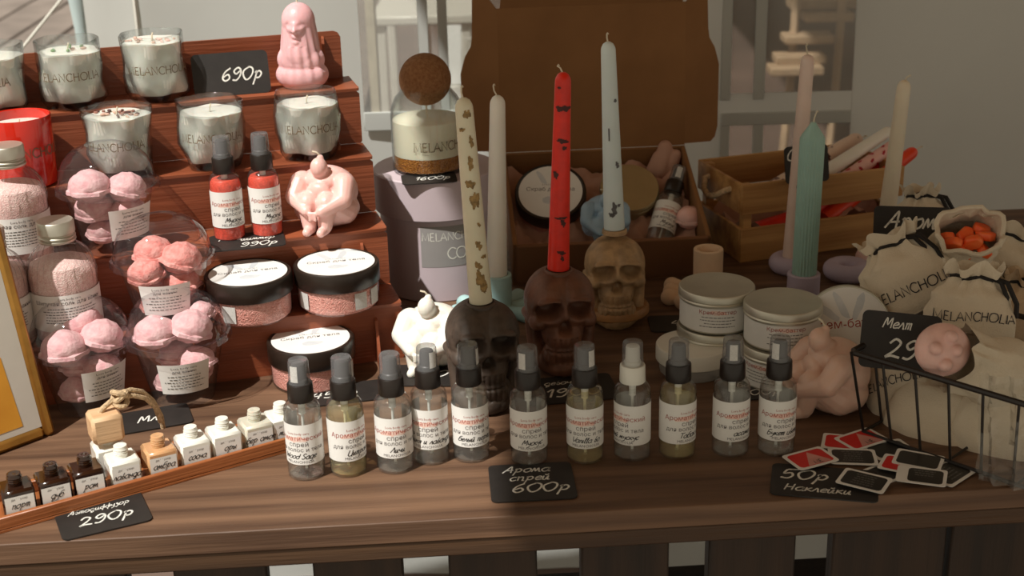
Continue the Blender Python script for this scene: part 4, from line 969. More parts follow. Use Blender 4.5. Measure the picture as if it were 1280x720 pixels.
# ---------------------------------------------------------------- tins and jars
tin_m = dict(can=MB().lathe([(0, .001), (.0375, 0), (.0395, .002), (.0395, .034), (.041, .0345), (.041, .036), (0, .036)], 56, cap=False).mesh('can', M_ALU),
    lid=MB().lathe([(0, .0355), (.0408, .0355), (.0415, .0362), (.0405, .038), (.0415, .0392), (.0410, .046), (.0398, .0475), (.0388, .0472), (0, .0470)], 64, cap=False).mesh('lid', M_ALU),
    label=patch(.03965, .0035, .033, -2.0, 2.0, 40).mesh('label', M_PAPER))
def tin(label, loc, yaw, group='tins of cream stacked behind the spray bottles', rot=None, top=False):
    t = thing('cream_tin', label, 'tin', loc, facing(Vector(loc)) + yaw, group, rot); t.scale = (1, 1, .92)
    for k, me in tin_m.items():
        p_ = part(k, me, t)
        if k == 'label':
            part('colour_spot', wrap(blotg(.012, .0028, 5, .001, 0, .0245), .0398, .0035), p_, m=M_BLUSH)
            part('lettering', wrap(shift(typed('Крем-баттер', .0050), 0, .0225), .03985, .0035), p_, m=M_INKR)
            part('fine_print', wrap(rows(4, .040, .0038, .0010, .018, 5) , .0398, .0035), p_, m=M_GREYL)
        if k == 'lid' and top:
            lb = part('label', MB().prism([(.0385 * math.cos(a * PI / 24), .0385 * math.sin(a * PI / 24)) for a in range(48)], .0473, .0476), p_, m=M_PAPER)
            part('lettering', flat(shift(typed('Крем-баттер', .0085), .002, .001), .0478), lb, m=M_INKR)
            part('leaf_print', flat(shift(blot(.004, .015, 12, 0, 0, 3), -.004, .022, .4) + shift(blot(.004, .013, 12, 0, 0, 5), .012, .020, -.4) + shift(blot(.004, .012, 12, 0, 0, 5), -.016, .016, .9), .0477), lb, m=M_BLUSHG)
            part('rose_print', flat(blot(.010, .006, 14, -.012, -.014, 2), .0477), lb, m=M_BLUSH)
    return t
q = base(892, 468, .0405); tin('lower cream tin of the left stack, behind the white plastic jar', q, .2)
tin('upper cream tin of the left stack, in front of the peach holder', q + Vector((.001, .001, .0440)), .05)
q = base(972, 493, .0405); tin('lower cream tin of the right stack, behind the last two spray bottles', q, -.5)
tin('upper cream tin of the right stack, below the mint candle', q + Vector((.002, .003, .0440)), .12)
q = aty(1063, 413, 1.365)
tin('cream tin propped on its side with its white printed lid facing the camera', Vector((q.x + .004, q.y + .046 * math.cos(R(20)), q.z - .046 * math.sin(R(20)) )), 0, None, rot=(R(68), R(-6), R(-8)), top=True).scale = (1.13,) * 3
q = base(866, 482, .041)
t = thing('white_jar', 'low white plastic jar with plain white lid, behind the yellowish bottles', 'jar', q)
part('tub', MB().lathe([(0, 0), (.035, 0), (.0375, .003), (.038, .017), (0, .017)], 48, cap=False), t, m=clear('frosted jar plastic', (.9, .9, .88), .2, 1.45, haze=.5, hcol=(.7, .68, .64)))
part('lid', MB().lathe([(0, .0145), (.0400, .0145), (.0408, .0155), (.0408, .030), (.0398, .0315), (.037, .032), (0, .032)], 56, cap=False), t, m=M_WHITEP)

# ---------------------------------------------------------------- open cardboard box with its goods
PL, PR = at(641, 356), at(884, 344); CW = (PR - PL).length; CA = math.atan2(PR.y - PL.y, PR.x - PL.x)
cr_o = (PL + PR) / 2; TL = R(21); CDp, CHh = .20, .062
t = thing('mailer_box', 'open brown cardboard mailer box tilted forward, lid standing up behind', 'box', cr_o, CA)
TM = Matrix.Rotation(TL, 4, 'X'); th = .003
part('bottom', MB().box(-CW / 2, 0, 0, CW / 2, CDp, th), t, m=M_KRAFT, mtx=TM)
part('front_wall', bevel_box(-CW / 2, 0, 0, CW / 2, .006, CHh, .0012), t, m=M_KRAFTD, mtx=TM)
part('side_wall', bevel_box(-CW / 2, 0, 0, -CW / 2 + .006, CDp, CHh, .0012), t, m=M_KRAFT, mtx=TM)
part('side_wall', bevel_box(CW / 2 - .006, 0, 0, CW / 2, CDp, CHh, .0012), t, m=M_KRAFT, mtx=TM)
part('back_wall', bevel_box(-CW / 2, CDp - .004, 0, CW / 2, CDp, CHh, .0012), t, m=M_KRAFT, mtx=TM)
hg = TM @ Vector((0, CDp, CHh))
LM = Matrix.Translation(hg) @ Matrix.Rotation(R(-3), 4, 'X')
def upright(pts, th=.0025):
    b = MB(); b.T = Matrix.Rotation(PI / 2, 4, 'X'); return b.prism(pts, -th, 0)
LHT = .192
ld = part('lid', upright([(-CW / 2, 0), (CW / 2, 0), (CW / 2, LHT), (-CW / 2, LHT)]), t, m=M_KRAFT, mtx=LM)
ear = [(0, .002), (.042, .0), (.049, .006), (.053, .02), (.054, .105), (.047, .128), (.038, .142), (.036, .155), (.034, .205), (.02, .215), (0, .19)]
for s in (1, -1):
    e = part('lid_flap', upright([(s * x, z) for x, z in (ear if s > 0 else ear)][::s]), ld, m=M_KRAFT, mtx=Matrix.Translation((s * CW / 2, .0, 0)) @ Matrix.Rotation(s * R(22), 4, 'Z'))
part('tuck_flap', upright([(-CW / 2 + .004, 0), (CW / 2 - .004, 0), (CW / 2 - .01, .075), (-CW / 2 + .01, .075)]), ld, m=M_KRAFT, mtx=Matrix.Translation((0, 0, LHT)) @ Matrix.Rotation(R(28), 4, 'X'))
BXM = Matrix.Translation(cr_o) @ Matrix.Rotation(CA, 4, 'Z') @ TM
pb = MB(); solo('prop_box', bevel_box(-.08, 0, 0, .08, .05, .058, .001), M_KRAFTD, 'small dark box propping up the back of the mailer box', 'box', cr_o + Vector((0, .150, 0)), (0, 0, CA))
rd = random.Random(8); b = MB(); vv, fs = [], []; NX, NY = 44, 34
for i in range(NX + 1):
    for j in range(NY + 1):
        x = (-.5 + i / NX) * (CW - .016); y = .008 + (CDp - .016) * j / NY
        z = .010 + .007 * math.sin(x * 70 + 2 * math.sin(y * 55)) + .006 * abs(math.sin(y * 63 + x * 90)) + .0035 * rd.uniform(-1, 1) + .022 * (j / NY) ** 2 + .02 * max(0, abs(x) / CW * 2 - .7)
        vv.append((x, y, z))
for i in range(NX):
    for j in range(NY): a = i * (NY + 1) + j; fs.append((a, a + NY + 1, a + NY + 2, a + 1))
o = solo('tissue_paper', b.add(vv, fs).mesh('tissue_paper', M_TISSUE, 60), None, 'crumpled pink tissue paper lining the open cardboard box', 'paper'); o.matrix_world = BXM
def inbox(px, py, y): return aty(px, py, y)
q = inbox(690, 240, 1.765); tl = R(36)
scrub_jar('black lidded scrub jar tilted inside the open cardboard box', (q.x + .00, q.y + .047 * math.sin(tl), q.z - .047 * math.cos(tl)), 0, (tl, 0, R(-4)), strips=())
q = inbox(787, 234, 1.775)
t = thing('gold_lid_tin', 'tin with plain gold coloured lid tilted inside the cardboard box', 'tin', (q.x, q.y + .034 * math.sin(tl), q.z - .034 * math.cos(tl)), rot=(tl, 0, 0))
part('can', MB().lathe([(0, 0), (.036, 0), (.0375, .002), (.0375, .024), (0, .024)], 48, cap=False), t, m=M_ALUW)
part('lid', MB().lathe([(0, .0235), (.0388, .0235), (.0395, .0245), (.0385, .0265), (.0395, .0285), (.0390, .0325), (.038, .034), (0, .0335)], 56, cap=False), t, m=M_ALUW)
q = inbox(757, 297, 1.715); t = fig('light blue candle of a seated figure inside the cardboard box', q, 0, M_BLUEW, .80); t.rotation_euler = (R(10), 0, R(-5))
q = inbox(822, 306, 1.725); t = spray('spray bottle lying aslant at the right end of the cardboard box', q, .3, -.2, 'Мускус', group=None)
dq = inbox(850, 208, 1.80) - q; t.rotation_euler = (Vector((0, 0, 1)).rotation_difference(dq) .to_matrix() @ Matrix.Rotation(.2, 3, 'Z')).to_euler()
q = inbox(862, 272, 1.74); solo('pink_bath_ball', scoop(4, .017), M_PINKW, 'round pink piece beside the slanted spray bottle in the cardboard box', 'bath ball', q)
b = MB(); b.capsule((0, 0, 0), (.006, .004, .030), .014, .010); b.capsule((.010, 0, -.004), (.020, .0, .020), .012, .008); b.capsule((-.010, 0, .0), (-.004, .0, .018), .010, .008)
q = inbox(826, 212, 1.84); solo('pink_wax_piece', fuse(b, 'pink_wax_piece', M_TISSUE, .0016, 3, flat=False), None, 'folded dusty pink piece standing at the back right of the cardboard box', 'wax piece', q)

# ---------------------------------------------------------------- wooden crate of candles
WC = at(925, 329); WA = R(17); WL, WD, WH = .238, .137, .106
t = thing('wooden_crate', 'slatted pine crate with rope handle, filled with lying candles', 'crate', WC, WA)
tk = .0055
for z0, z1 in ((0, .046), (.065, WH)):
    part('slat', bevel_box(0, 0, z0, WL, tk, z1, .0008), t, m=M_PINE)
    part('slat', bevel_box(0, WD - tk, z0, WL, WD, z1, .0008), t, m=M_PINE)
    for x in (0, WL - tk): part('slat', bevel_box(x, tk, z0 + .0005, x + tk, WD - tk, z1 - .0005, .0008), t, m=M_PINE)
for x in (tk, WL - tk - .012):
    for y in (tk, WD - tk - .012): part('corner_post', bevel_box(x, y, 0, x + .012, y + .012, WH - .002, .0008), t, m=M_PINE)
part('bottom', bevel_box(tk, tk, .002, WL - tk, WD - tk, .006, .0005), t, m=M_PINE)
part('rope_handle', MB().tube([(.002, .035, .092), (-.006, .036, .090), (-.014, .050, .080), (-.016, .068, .075), (-.014, .086, .080), (-.006, .100, .090), (.002, .101, .092)], .0042, 10), t, m=M_ROPE)
rd = random.Random(3); b = MB(); vv, fs = [], []
for i in range(31):
    for j in range(21):
        x = .008 + (WL - .016) * i / 30; y = .008 + (WD - .016) * j / 20
        vv.append((x, y, .034 + .012 * math.sin(x * 80 + y * 30) + .008 * math.sin(y * 110) + rd.uniform(-.004, .004)))
for i in range(30):
    for j in range(20): a = i * 21 + j; fs.append((a, a + 21, a + 22, a + 1))
o = solo('tissue_paper', b.add(vv, fs).mesh('tissue_paper', M_TISSUE, 60), None, 'pink tissue paper inside the slatted wooden crate', 'paper', WC, (0, 0, WA))
HEART = mat('dark red hearts', (196, 30, 52), .5)
def lying(label, p0, y0, p1, y1, r0, r1, m, marks=()):
    return taper(label, aty(p0[0], p0[1], y0), aty(p1[0], p1[1], y1), r0, r1, m, wick=((0, 0), (.001, .005), (.001, .009)), marks=marks)
lying('thick pale pink candle with brown flowers, highest in the crate', (950, 246), 1.80, (1076, 172), 1.90, .0125, .0115, M_FLAKEP, tuple((f, q_ * PI / 2, .005, .006, DKR) for f in (.2, .62) for q_ in range(4)))
lying('plain white taper lying across the wooden crate', (984, 247), 1.785, (1114, 162), 1.875, .0112, .0078, M_WAX, ((.3, 0, .004, .006, GRY),))
lying('pink taper with dark red hearts lying in the wooden crate', (1000, 262), 1.775, (1122, 178), 1.86, .0110, .0082, M_PINKW, tuple((f + .04 * (q_ % 2), q_ * PI / 3, .0030, .0034, HEART) for f in (.22, .34, .46, .58, .70, .82, .92) for q_ in range(6)))
lying('bright red taper lying between the hearted and the orange candle', (1018, 262), 1.80, (1120, 190), 1.875, .0112, .0085, M_REDW)
lying('orange red taper lying lowest, its tip past the crate', (1032, 274), 1.79, (1145, 187), 1.855, .0112, .0085, mat('orange red wax', (236, 74, 40), .4, sss=.25, var=.05))
lying('red candle end seen through the gap between the front slats', (942, 289), 1.765, (1010, 266), 1.785, .0115, .010, M_REDW)

# ---------------------------------------------------------------- price tags
def tagm(w_, h_, label, loc, rot, lines, r=.006, name='price_tag', group=None):
    """lines: (text, height, dx, dy, table)"""
    t = thing(name, label, 'price tag', loc, rot=rot)
    part('board', MB().prism(rrect(w_, h_, r), 0, .0012), t, m=M_TAG)
    for tx, h, dx, dy in lines:
        q, _ = strokes(tx, h, HAND, .22, .125, .95); part('handwriting', flat(shift(q, dx, dy), .00135), t, m=M_CHALK)
    return t
q = tread(293, 4, .006); tagm(.088, .050, 'black price tag reading 690, standing on the top tread', q + SN * .018 + Vector((0, 0, .0235)), (R(70), 0, SA), [('690р', .0145, .012, -.008)])
q = tread(309, 2, .002, .0008); tagm(.082, .050, 'black price tag reading 990 under the red spray bottles', q, (R(2), 0, SA - R(3)), [('Мини', .009, -.018, .005), ('шиммер', .009, .012, .001), ('990р', .0125, .012, -.018)])
q = at(128, 644, .0006); tagm(.078, .062, 'black price tag reading 290 under the tray of little bottles', q, (0, 0, R(25)), [('Автодиффузор', .007, -.001, .010), ('290р', .0145, .002, -.014)])
q = at(192, 524, .0006); tagm(.075, .05, 'black price tag partly hidden behind the knotted cord', q, (0, 0, R(20)), [('Мл', .014, -.006, -.006)])
q = at(432, 492, .0006); tagm(.085, .05, 'black price tag reading 45 between the scrub jar and the yellow bottle', q, (0, 0, R(12)), [('450р', .015, -.012, -.008), ('Скраб', .009, -.012, .010)])
q = at(532, 470, .0006); tagm(.080, .055, 'black price tag lying under the white seated figure candle', q, (0, 0, R(-4)), [('650', .016, .003, -.004)])
q = at(712, 487, .0006); tagm(.098, .065, 'black price tag reading 1900 between two spray bottles in the middle', q, (0, 0, R(8)), [('девочки', .010, -.004, .012), ('1900', .019, .001, -.018)])
q = at(838, 405, .0006); tagm(.05, .05, 'small dark price tag left of the tin stacks', q, (0, 0, R(0)), [('4', .016, .006, -.008)])
q = at(947, 487, .0006); tagm(.08, .05, 'dark price tag between the last two spray bottles', q, (0, 0, R(3)), [('Баттер', .010, 0, .006), ('600р', .013, 0, -.015)])
q = at(665, 603, .0006); tagm(.078, .070, 'black price tag reading 600 on the front of the table', q, (0, 0, R(3)), [('Арома', .012, -.004, .018), ('спрей', .012, -.002, .002), ('600р', .016, .007, -.020)])
q = at(1030, 604, .0006); tagm(.095, .060, 'black price tag reading 50 beside the pile of stickers', q, (0, 0, R(-13)), [('50р', .018, -.018, .002), ('Наклейки', .0115, -.006, -.020)])
q = HB + Vector((-.004, -.062, .1558)); tagm(.066, .036, 'black price tag reading 1600 on the lid of the round lilac box', q, (R(3), 0, facing(HB) + R(4)), [('1600р', .011, .004, -.006)])
q = aty(1140, 290, 1.52); tagm(.088, .058, 'black price tag standing behind the canvas bags at right', q, (R(72), R(2), R(-4)), [('Арома', .019, .004, .004), ('саше', .017, .002, -.019)])
q = aty(1125, 427, 1.235); tagm(.074, .055, 'black price tag reading 290 inside the wire basket', q, (R(68), R(3), R(-12)), [('Мелт', .010, -.004, .012), ('290', .018, .010, -.016)])
q = aty(1008, 205, 1.745); tagm(.060, .048, 'black price tag clipped on the wooden crate behind the mint candle', q, (R(75), 0, R(12)), [('Свечи', .014, -.006, .006), ('1200', .012, 0, -.014)])

# ---------------------------------------------------------------- tray with little square bottles
T0 = at(-60, 685); T1 = at(376, 561); TU = (T1 - T0); TRL = TU.length; TU.normalize(); TN = Vector((-TU.y, TU.x, 0)); TRA = math.atan2(TU.y, TU.x); TRW = .060
t = thing('wooden_tray', 'long narrow orange brown wooden tray holding the little square bottles', 'tray', T0, TRA)
part('base_board', bevel_box(0, 0, 0, TRL, TRW, .003, .0005), t, m=M_TRAYW)
part('long_rail', bevel_box(0, 0, .0031, TRL, .005, .0145, .0007), t, m=M_TRAYW); part('long_rail', bevel_box(0, TRW - .005, .0031, TRL, TRW, .0145, .0007), t, m=M_TRAYW)
for x in (0, TRL - .005): part('end_rail', bevel_box(x, .0051, .0031, x + .005, TRW - .0051, .0145, .0007), t, m=M_TRAYW)
def intray(px, v):
    lo, hi = -.1, TRL + .2
    for _ in range(40):
        s_ = (lo + hi) / 2; q = T0 + TU * s_ + TN * v + Vector((0, 0, .0032))
        if proj(q + Vector((0, 0, .015)))[0] < px: lo = s_
        else: hi = s_
    return q, s_
sq_neck = [(.0, .0285), (.0058, .0285), (.0062, .030), (.0062, .0325), (.0068, .0332), (.0062, .034), (.0068, .0352), (.0062, .036), (.0068, .0372), (.0062, .0385), (.0060, .0405), (.0045, .0408), (0, .0400)]
MW = mat('milky white glass', (234, 232, 222), .22, var=.02, coat=.4); MDK = mat('dark amber glass', (44, 22, 12), .10, var=.1, coat=.7)
MAM = mat('amber tinted glass', (206, 160, 116), .15, var=.05, coat=.5, sss=.3); MFR = mat('frosted pale glass', (204, 200, 184), .3, var=.04, coat=.3, sss=.3)
def sqb(label, px, v, m, word, cube=False, scale=1.0):
    q, _ = intray(px, v)
    t = thing('square_bottle', label, 'bottle', q, TRA - R(4), 'little square diffuser bottles in the tray')
    hw = .0142
    b_ = part('bottle', bevel_box(-hw, -hw, 0, hw, hw, .0295, .0022), t, m=m); part('neck', MB().lathe(sq_neck, 24, cap=False), t, m=m)
    lb = part('label', MB().add([(-.0125, -hw - .0001, .006), (.0125, -hw - .0001, .006), (.0125, -hw - .0001, .0245), (-.0125, -hw - .0001, .0245)], [(0, 1, 2, 3)]), t, m=M_PAPER)
    mb = MB(); mb.T = Matrix.Translation((0, -hw - .0002, 0)) @ Matrix.Rotation(PI / 2, 4, 'X')
    for q_ in shift(typed('АВТОПАРФЮМ' if 0 else 'диффузор', .0022), 0, .0208) + shift(typed('MELANCHOLIA', .0026), 0, .0072): mb.add([(x, y, 0) for x, y in q_], [tuple(range(len(q_)))])
    part('lettering', mb, lb, m=M_INK)
    mb = MB(); mb.T = Matrix.Translation((0, -hw - .0003, 0)) @ Matrix.Rotation(PI / 2, 4, 'X')
    for q_ in shift(strokes(word, .0060, HAND, .35, .12, .9)[0], 0, .0130): mb.add([(x, y, 0) for x, y in q_], [tuple(range(len(q_)))])
    part('handwriting', mb, lb, m=M_PEN)
    return t
rb_ = .0215
for px, m, wd, lb in ((22, MDK, 'порт', 'dark brown square bottle at the left end of the tray'), (67, MDK, 'дуб', 'dark brown square bottle, second from the left in the tray'), (109, MDK, 'ром', 'dark brown square bottle next to the white ones in the tray'),
    (154, MW, 'лаванда', 'white square bottle in front of the one with the wooden cube'), (200, MAM, 'амбра', 'amber tinted square bottle, the only one of its colour in the tray'), (241, MW, 'сосна', 'white square bottle directly right of the amber one'),
    (280, MW, 'горы', 'white square bottle, second to the right of the amber one'), (320, MFR, 'бергамот', 'frosted square bottle near the right end of the tray'), (352, MW, 'мята', 'white square bottle at the right end of the tray')):
    sqb(lb, px, rb_, m, wd)
t = sqb('white square bottle capped with a pale wooden cube and knotted cord', 137, .0555, MW, 'мята')
t.location += Vector((0, 0, 0)); 
part('wooden_cube', bevel_box(-.0145, -.0145, .0345, .0145, .0145, .0615, .003), t, 'pale wooden cube stopper', m=M_CUBE)
kn = MB(); kz = .068; kn.T = Matrix.Translation((.010, 0, .002))
for i in range(3):
    kn.tube([(.007 + .0075 * math.cos(k * PI / 8) * .8, .002 + .007 * math.sin(k * PI / 8), kz + .004 * math.sin(k * PI / 8 + i * 2) + .003 * i - .001) for k in range(16)], .0028, 8, True)
kn.tube([(-.013, 0, .0585), (-.010, 0, .063), (.002, .001, .070)], .0028, 8)
kn.tube([(.008, .002, .073), (.018, .006, .073), (.030, .012, .066), (.040, .018, .052), (.047, .022, .032), (.048, .024, .018)], .0024, 8)
kn.tube([(.008, .000, .071), (.020, .002, .068), (.032, .008, .060), (.041, .014, .046), (.045, .018, .028)], .0024, 8)
part('knotted_cord', kn, t, 'beige knotted leather cord', m=M_ROPE)

# ---------------------------------------------------------------- gilt picture frame
FB = at(67, 541, 0.0); FL_ = at(0, 566, 0.0); FX = (FL_ - FB).normalized(); FN = Vector((-FX.y, FX.x, 0))
if FN.y > 0: FN = -FN
best = None
for k in range(0, 65):
    th_ = R(k); U_ = Vector((0, 0, 1)) * math.cos(th_) - FN * math.sin(th_)
    for L_ in range(10, 60):
        x_, y_ = proj(FB + U_ * L_ * .01)
        if abs(y_ - 283) < 8:
            e = abs(x_)
            if best is None or e < best[0]: best = (e, th_)
th_ = best[1]; U_ = Vector((0, 0, 1)) * math.cos(th_) - FN * math.sin(th_); NRM = FX.cross(U_); NRM = NRM if NRM.dot(FN) > 0 else -NRM
FM = Matrix((FX, U_, FX.cross(U_))).transposed().to_4x4(); FM.translation = FB
t = thing('picture_frame', 'gilt picture frame leaning at the left edge with an ochre print', 'picture frame'); t.matrix_world = FM
sg = 1 if FX.cross(U_).dot(NRM) > 0 else -1
FWd, FHt = .26, .36
def bar(x0, y0, x1, y1): return bevel_box(x0, y0, -.006, x1, y1, .009, .003)
part('frame_bar', bar(0, 0, .011, FHt), t, m=M_GOLDF); part('frame_bar', bar(FWd - .011, 0, FWd, FHt), t, m=M_GOLDF)
part('frame_bar', bar(.0111, 0, FWd - .0111, .011), t, m=M_GOLDF); part('frame_bar', bar(.0111, FHt - .011, FWd - .0111, FHt), t, m=M_GOLDF)
pp = part('print', MB().box(.0112, .0112, -.003, FWd - .0112, FHt - .0112, .002), t, m=M_MAT)
zf = .0023 if sg > 0 else -.0033
part('ochre_panel', MB().prism([(.030, .018), (FWd - .03, .018), (FWd - .03, .14), (.055, .14), (.045, .11), (.034, .09)], min(zf, 0) if sg < 0 else .002, max(zf, 0) if sg > 0 else -.003), pp, m=M_POST)
part('pale_shape', flat(blot(.012, .018, 16, .075, .075, 2), zf + .0004 * sg), pp, m=M_BLUSHG)

# ---------------------------------------------------------------- wire basket with canvas bags
BA = at(1064, 440, .088); e1 = Vector((.70, -.714, 0)); e2 = Vector((.714, .70, 0)); BL_, BW_ = .27, .19
BA.z = TOP
t = thing('wire_basket', 'black wire basket full of canvas bags at the right edge', 'basket', BA, math.atan2(e1.y, e1.x))
def ring(z, ins): return [(ins, ins, z), (BL_ - ins, ins, z), (BL_ - ins, BW_ - ins, z), (ins, BW_ - ins, z)]
part('rim', MB().tube([(.004, 0, .088), (BL_ - .004, 0, .088), (BL_, .004, .088), (BL_, BW_ - .004, .088), (BL_ - .004, BW_, .088), (.004, BW_, .088), (0, BW_ - .004, .088), (0, .004, .088)], .0030, 8, True), t, m=M_WIRE)
part('base_ring', MB().tube(ring(.003, .012), .0022, 8, True), t, m=M_WIRE)
for n_, f in ((8, lambda s_: ((s_ * BL_, 0), (.012 + s_ * (BL_ - .024), .012))), (8, lambda s_: ((s_ * BL_, BW_), (.012 + s_ * (BL_ - .024), BW_ - .012))), (5, lambda s_: ((0, s_ * BW_), (.012, .012 + s_ * (BW_ - .024)))), (5, lambda s_: ((BL_, s_ * BW_), (BL_ - .012, .012 + s_ * (BW_ - .024))))):
    for k in range(n_ + 1):
        a, c = f(k / n_)
        part('wire', MB().tube([(a[0], a[1], .088), (c[0], c[1], .003)], .0014, 6), t, m=M_WIRE)
for k in range(3, 6, 2): part('base_wire', MB().tube([(BL_ * k / 8, .012, .0025), (BL_ * k / 8, BW_ - .012, .0025)], .0014, 6), t, m=M_WIRE)

def pouch_r(v, a, b, op=0):
    ks = [(0, .62), (.06, .86), (.2, 1), (.45, 1.0), (.65, .88), (.80, .52 if not op else .86), (.86, .42 if not op else .84), (.93, .58 if not op else .9), (1, .66 if not op else .95)]
    for (v0, r0), (v1, r1) in zip(ks, ks[1:]):
        if v <= v1:
            f = (v - v0) / (v1 - v0); f = f * f * (3 - 2 * f); k = r0 + (r1 - r0) * f; return a * k, b * (k if v > .5 else .25 + .75 * k)
    return a * ks[-1][1], b * ks[-1][1]
def pouch_pt(u, v, a, b, h, sd, op=0):
    rx, ry = pouch_r(v, a, b, op)
    A = .015 + .17 * max(0, 1 - abs(v - .86) / .24) * (1 if not op else .35)
    fo = 1 + A * math.sin(9 * u + sd + math.sin(3 * u + sd) * 1.5) + .03 * math.sin(4 * u + v * 9 + sd) + .02 * math.sin(13 * v + 2 * u)
    e = .82; cu, su = math.cos(u), math.sin(u)
    return Vector((rx * fo * math.copysign(abs(su) ** e, su), -ry * fo * math.copysign(abs(cu) ** e, cu), h * v * (1 + .02 * math.sin(5 * u + sd)) + (.004 * math.sin(6 * u + sd) if v > .9 else 0)))
def pouch(label, ctr, rot, a, b, h, sd, m=M_CANVAS, text=None, tz=.4, th_=.0105, op=0, strings=True, name='canvas_pouch', tx=0):
    """ctr: world point of the bag's middle"""
    Rm = Matrix.Rotation(rot[2], 4, 'Z') @ Matrix.Rotation(rot[1], 4, 'Y') @ Matrix.Rotation(rot[0], 4, 'X')
    loc = Vector(ctr) - Rm @ Vector((0, 0, h / 2)); t = thing(name, label, 'bag', loc, rot=Rm.to_euler(), group=None)
    b_ = MB(); nu, nv = 72, 34; vv = [pouch_pt(2 * PI * i / nu, j / nv, a, b, h, sd, op) for j in range(nv + 1) for i in range(nu)]; fs = []
    for j in range(nv):
        for i in range(nu): i2 = (i + 1) % nu; fs.append((j * nu + i, j * nu + i2, (j + 1) * nu + i2, (j + 1) * nu + i))
    fs.append(tuple(reversed(range(nu)))); b_.add(vv, fs); part('pouch', b_, t, m=m)
    if not op:
        s_ = MB(); part('drawstring', s_.tube([pouch_pt(2 * PI * i / 24, .86, a, b, h, sd) * 1.0 + Vector((.001 * math.sin(2 * PI * i / 24), -.001 * math.cos(2 * PI * i / 24), 0)) for i in range(24)], .0019, 6, True), t, m=M_CORD)
    if strings:
        q0 = pouch_pt(strings if strings is not True else .9, .86, a, b, h, sd)
        for k in range(2):
            s_ = MB(); s_.tube([q0, q0 + Vector((.010 + .006 * k, -.006, -.004)), q0 + Vector((.016 + .010 * k, -.010, -.018 - .006 * k)), q0 + Vector((.013 + .014 * k, -.008, -.034 - .004 * k))], .0026, 6)
            part('ribbon_end', s_, t, m=M_CORD)
    if text:
        mb = MB(); q, _ = strokes(text, th_, PRINT, 0, .11, 1.0, smooth=False)
        for pl in q:
            out = []
            for x, y in pl:
                v = tz + y / h; rx, ry = pouch_r(v, a, b, op); s_ = max(-.98, min(.98, (x + tx) / (rx * 1.0))); u = math.copysign(abs(s_) ** (1 / .82), s_); u = math.asin(max(-1, min(1, u)))
                p_ = pouch_pt(u, v, a, b, h, sd, op); out.append(p_ + Vector((0, -.0009, 0)) + Vector((math.sin(u), 0, 0)) * .0006)
            mb.add(out, [(0, 1, 2, 3)])
        part('lettering', mb, t, m=mat('faded black textile print', (50, 46, 48), .7))
    return t
pouch('canvas pouch behind the black sign at the top of the bag heap', aty(1150, 272, 1.60), (R(-8), R(0), R(10)), .034, .024, .075, 1.0, strings=1.2)
pouch('canvas pouch reading HOLIA at the right edge of the bag heap', aty(1252, 328, 1.46), (R(-12), R(14), R(-12)), .046, .03, .088, 2.2, text='MELANCHOLIA', tz=.35, th_=.0085)
pouch('canvas pouch on the left of the heap, tilted, below the black sign', aty(1132, 345, 1.40), (R(-18), R(-30), R(-16)), .052, .032, .100, 3.1, text='MELANCHOLIA', tz=.30, th_=.0105, tx=.006, strings=1.0)
for px, py, yy, lb in ((1132, 345, 1.42, 'canvas pouch lying on the table underneath the tilted left pouch of the heap'), (1203, 312, 1.45, 'canvas pouch lying on the table underneath the open one with orange pieces'), (1256, 335, 1.44, 'canvas pouch lying on the table underneath the HOLIA pouch')):
    q = aty(px, py, yy); pouch(lb, (q.x, q.y + .012, TOP + .030), (R(-84), 0, R(-10)), .042, .029, .070, px * .01, strings=False)
oc = aty(1203, 308, 1.41); t = pouch('open canvas pouch showing bright orange pieces inside', oc, (R(42), R(-8), R(6)), .037, .028, .070, 4.0, op=1, strings=False)
part('rolled_hem', MB().tube([pouch_pt(2 * PI * i / 36, 1.0, .037, .028, .070, 4.0, 1) for i in range(36)], .0028, 8, True), t, m=M_CANVAS)
OM = t.matrix_basis.copy()
OM = Matrix.LocRotScale(t.location, t.rotation_euler, None)
rd = random.Random(5)
for k, (x, y, z) in enumerate(((-.018, -.006, .058), (.002, -.010, .060), (.018, -.004, .057), (-.008, -.016, .052), (.012, -.018, .053), (.0, .004, .052), (-.02, .006, .050), (.02, .008, .05))):
    p_ = OM @ Vector((x, y, z)); b_ = MB(); b_.prism([(.011, 0), (.007, .007), (-.006, .008), (-.011, .001), (-.007, -.007), (.005, -.008)], -.004, .005)
    me = b_.mesh('orange_piece', M_ORANGE, 80)
    o = solo('orange_piece', me, None, 'bright orange soap piece inside the open canvas pouch', 'soap', p_, (rd.uniform(-.6, .6) + .7, rd.uniform(-.5, .5), rd.uniform(0, 3)), 'orange pieces in the open pouch')
    bv = o.modifiers.new('soft', 'BEVEL'); bv.width = .002; bv.segments = 2
pouch('tan canvas pouch at the right edge under the HOLIA pouch', aty(1272, 385, 1.40), (R(-5), R(10), R(-10)), .035, .028, .08, 5.5, m=M_CANVASD)
pouch('canvas pouch with the full word MELANCHOLIA, in the middle of the heap', aty(1212, 388, 1.30), (R(-14), R(3), R(-8)), .0445, .028, .094, .6, text='MELANCHOLIA', tz=.42, th_=.0088, strings=1.3)
pouch('pale canvas pouch lying lowest in the wire basket, seen through the wires', aty(1192, 522, 1.235), (R(-35), R(12), R(-35)), .062, .028, .095, 7.0, strings=False)
pouch('canvas pouch at the left end of the wire basket', aty(1128, 478, 1.285), (R(-25), R(-30), R(-35)), .040, .024, .085, 8.0, text='MELANCHOLIA', tz=.45, th_=.0085, strings=False)
pouch('canvas pouch crammed at the right end of the wire basket', aty(1262, 525, 1.20), (R(-20), R(20), R(-40)), .045, .028, .100, 9.0, strings=False)
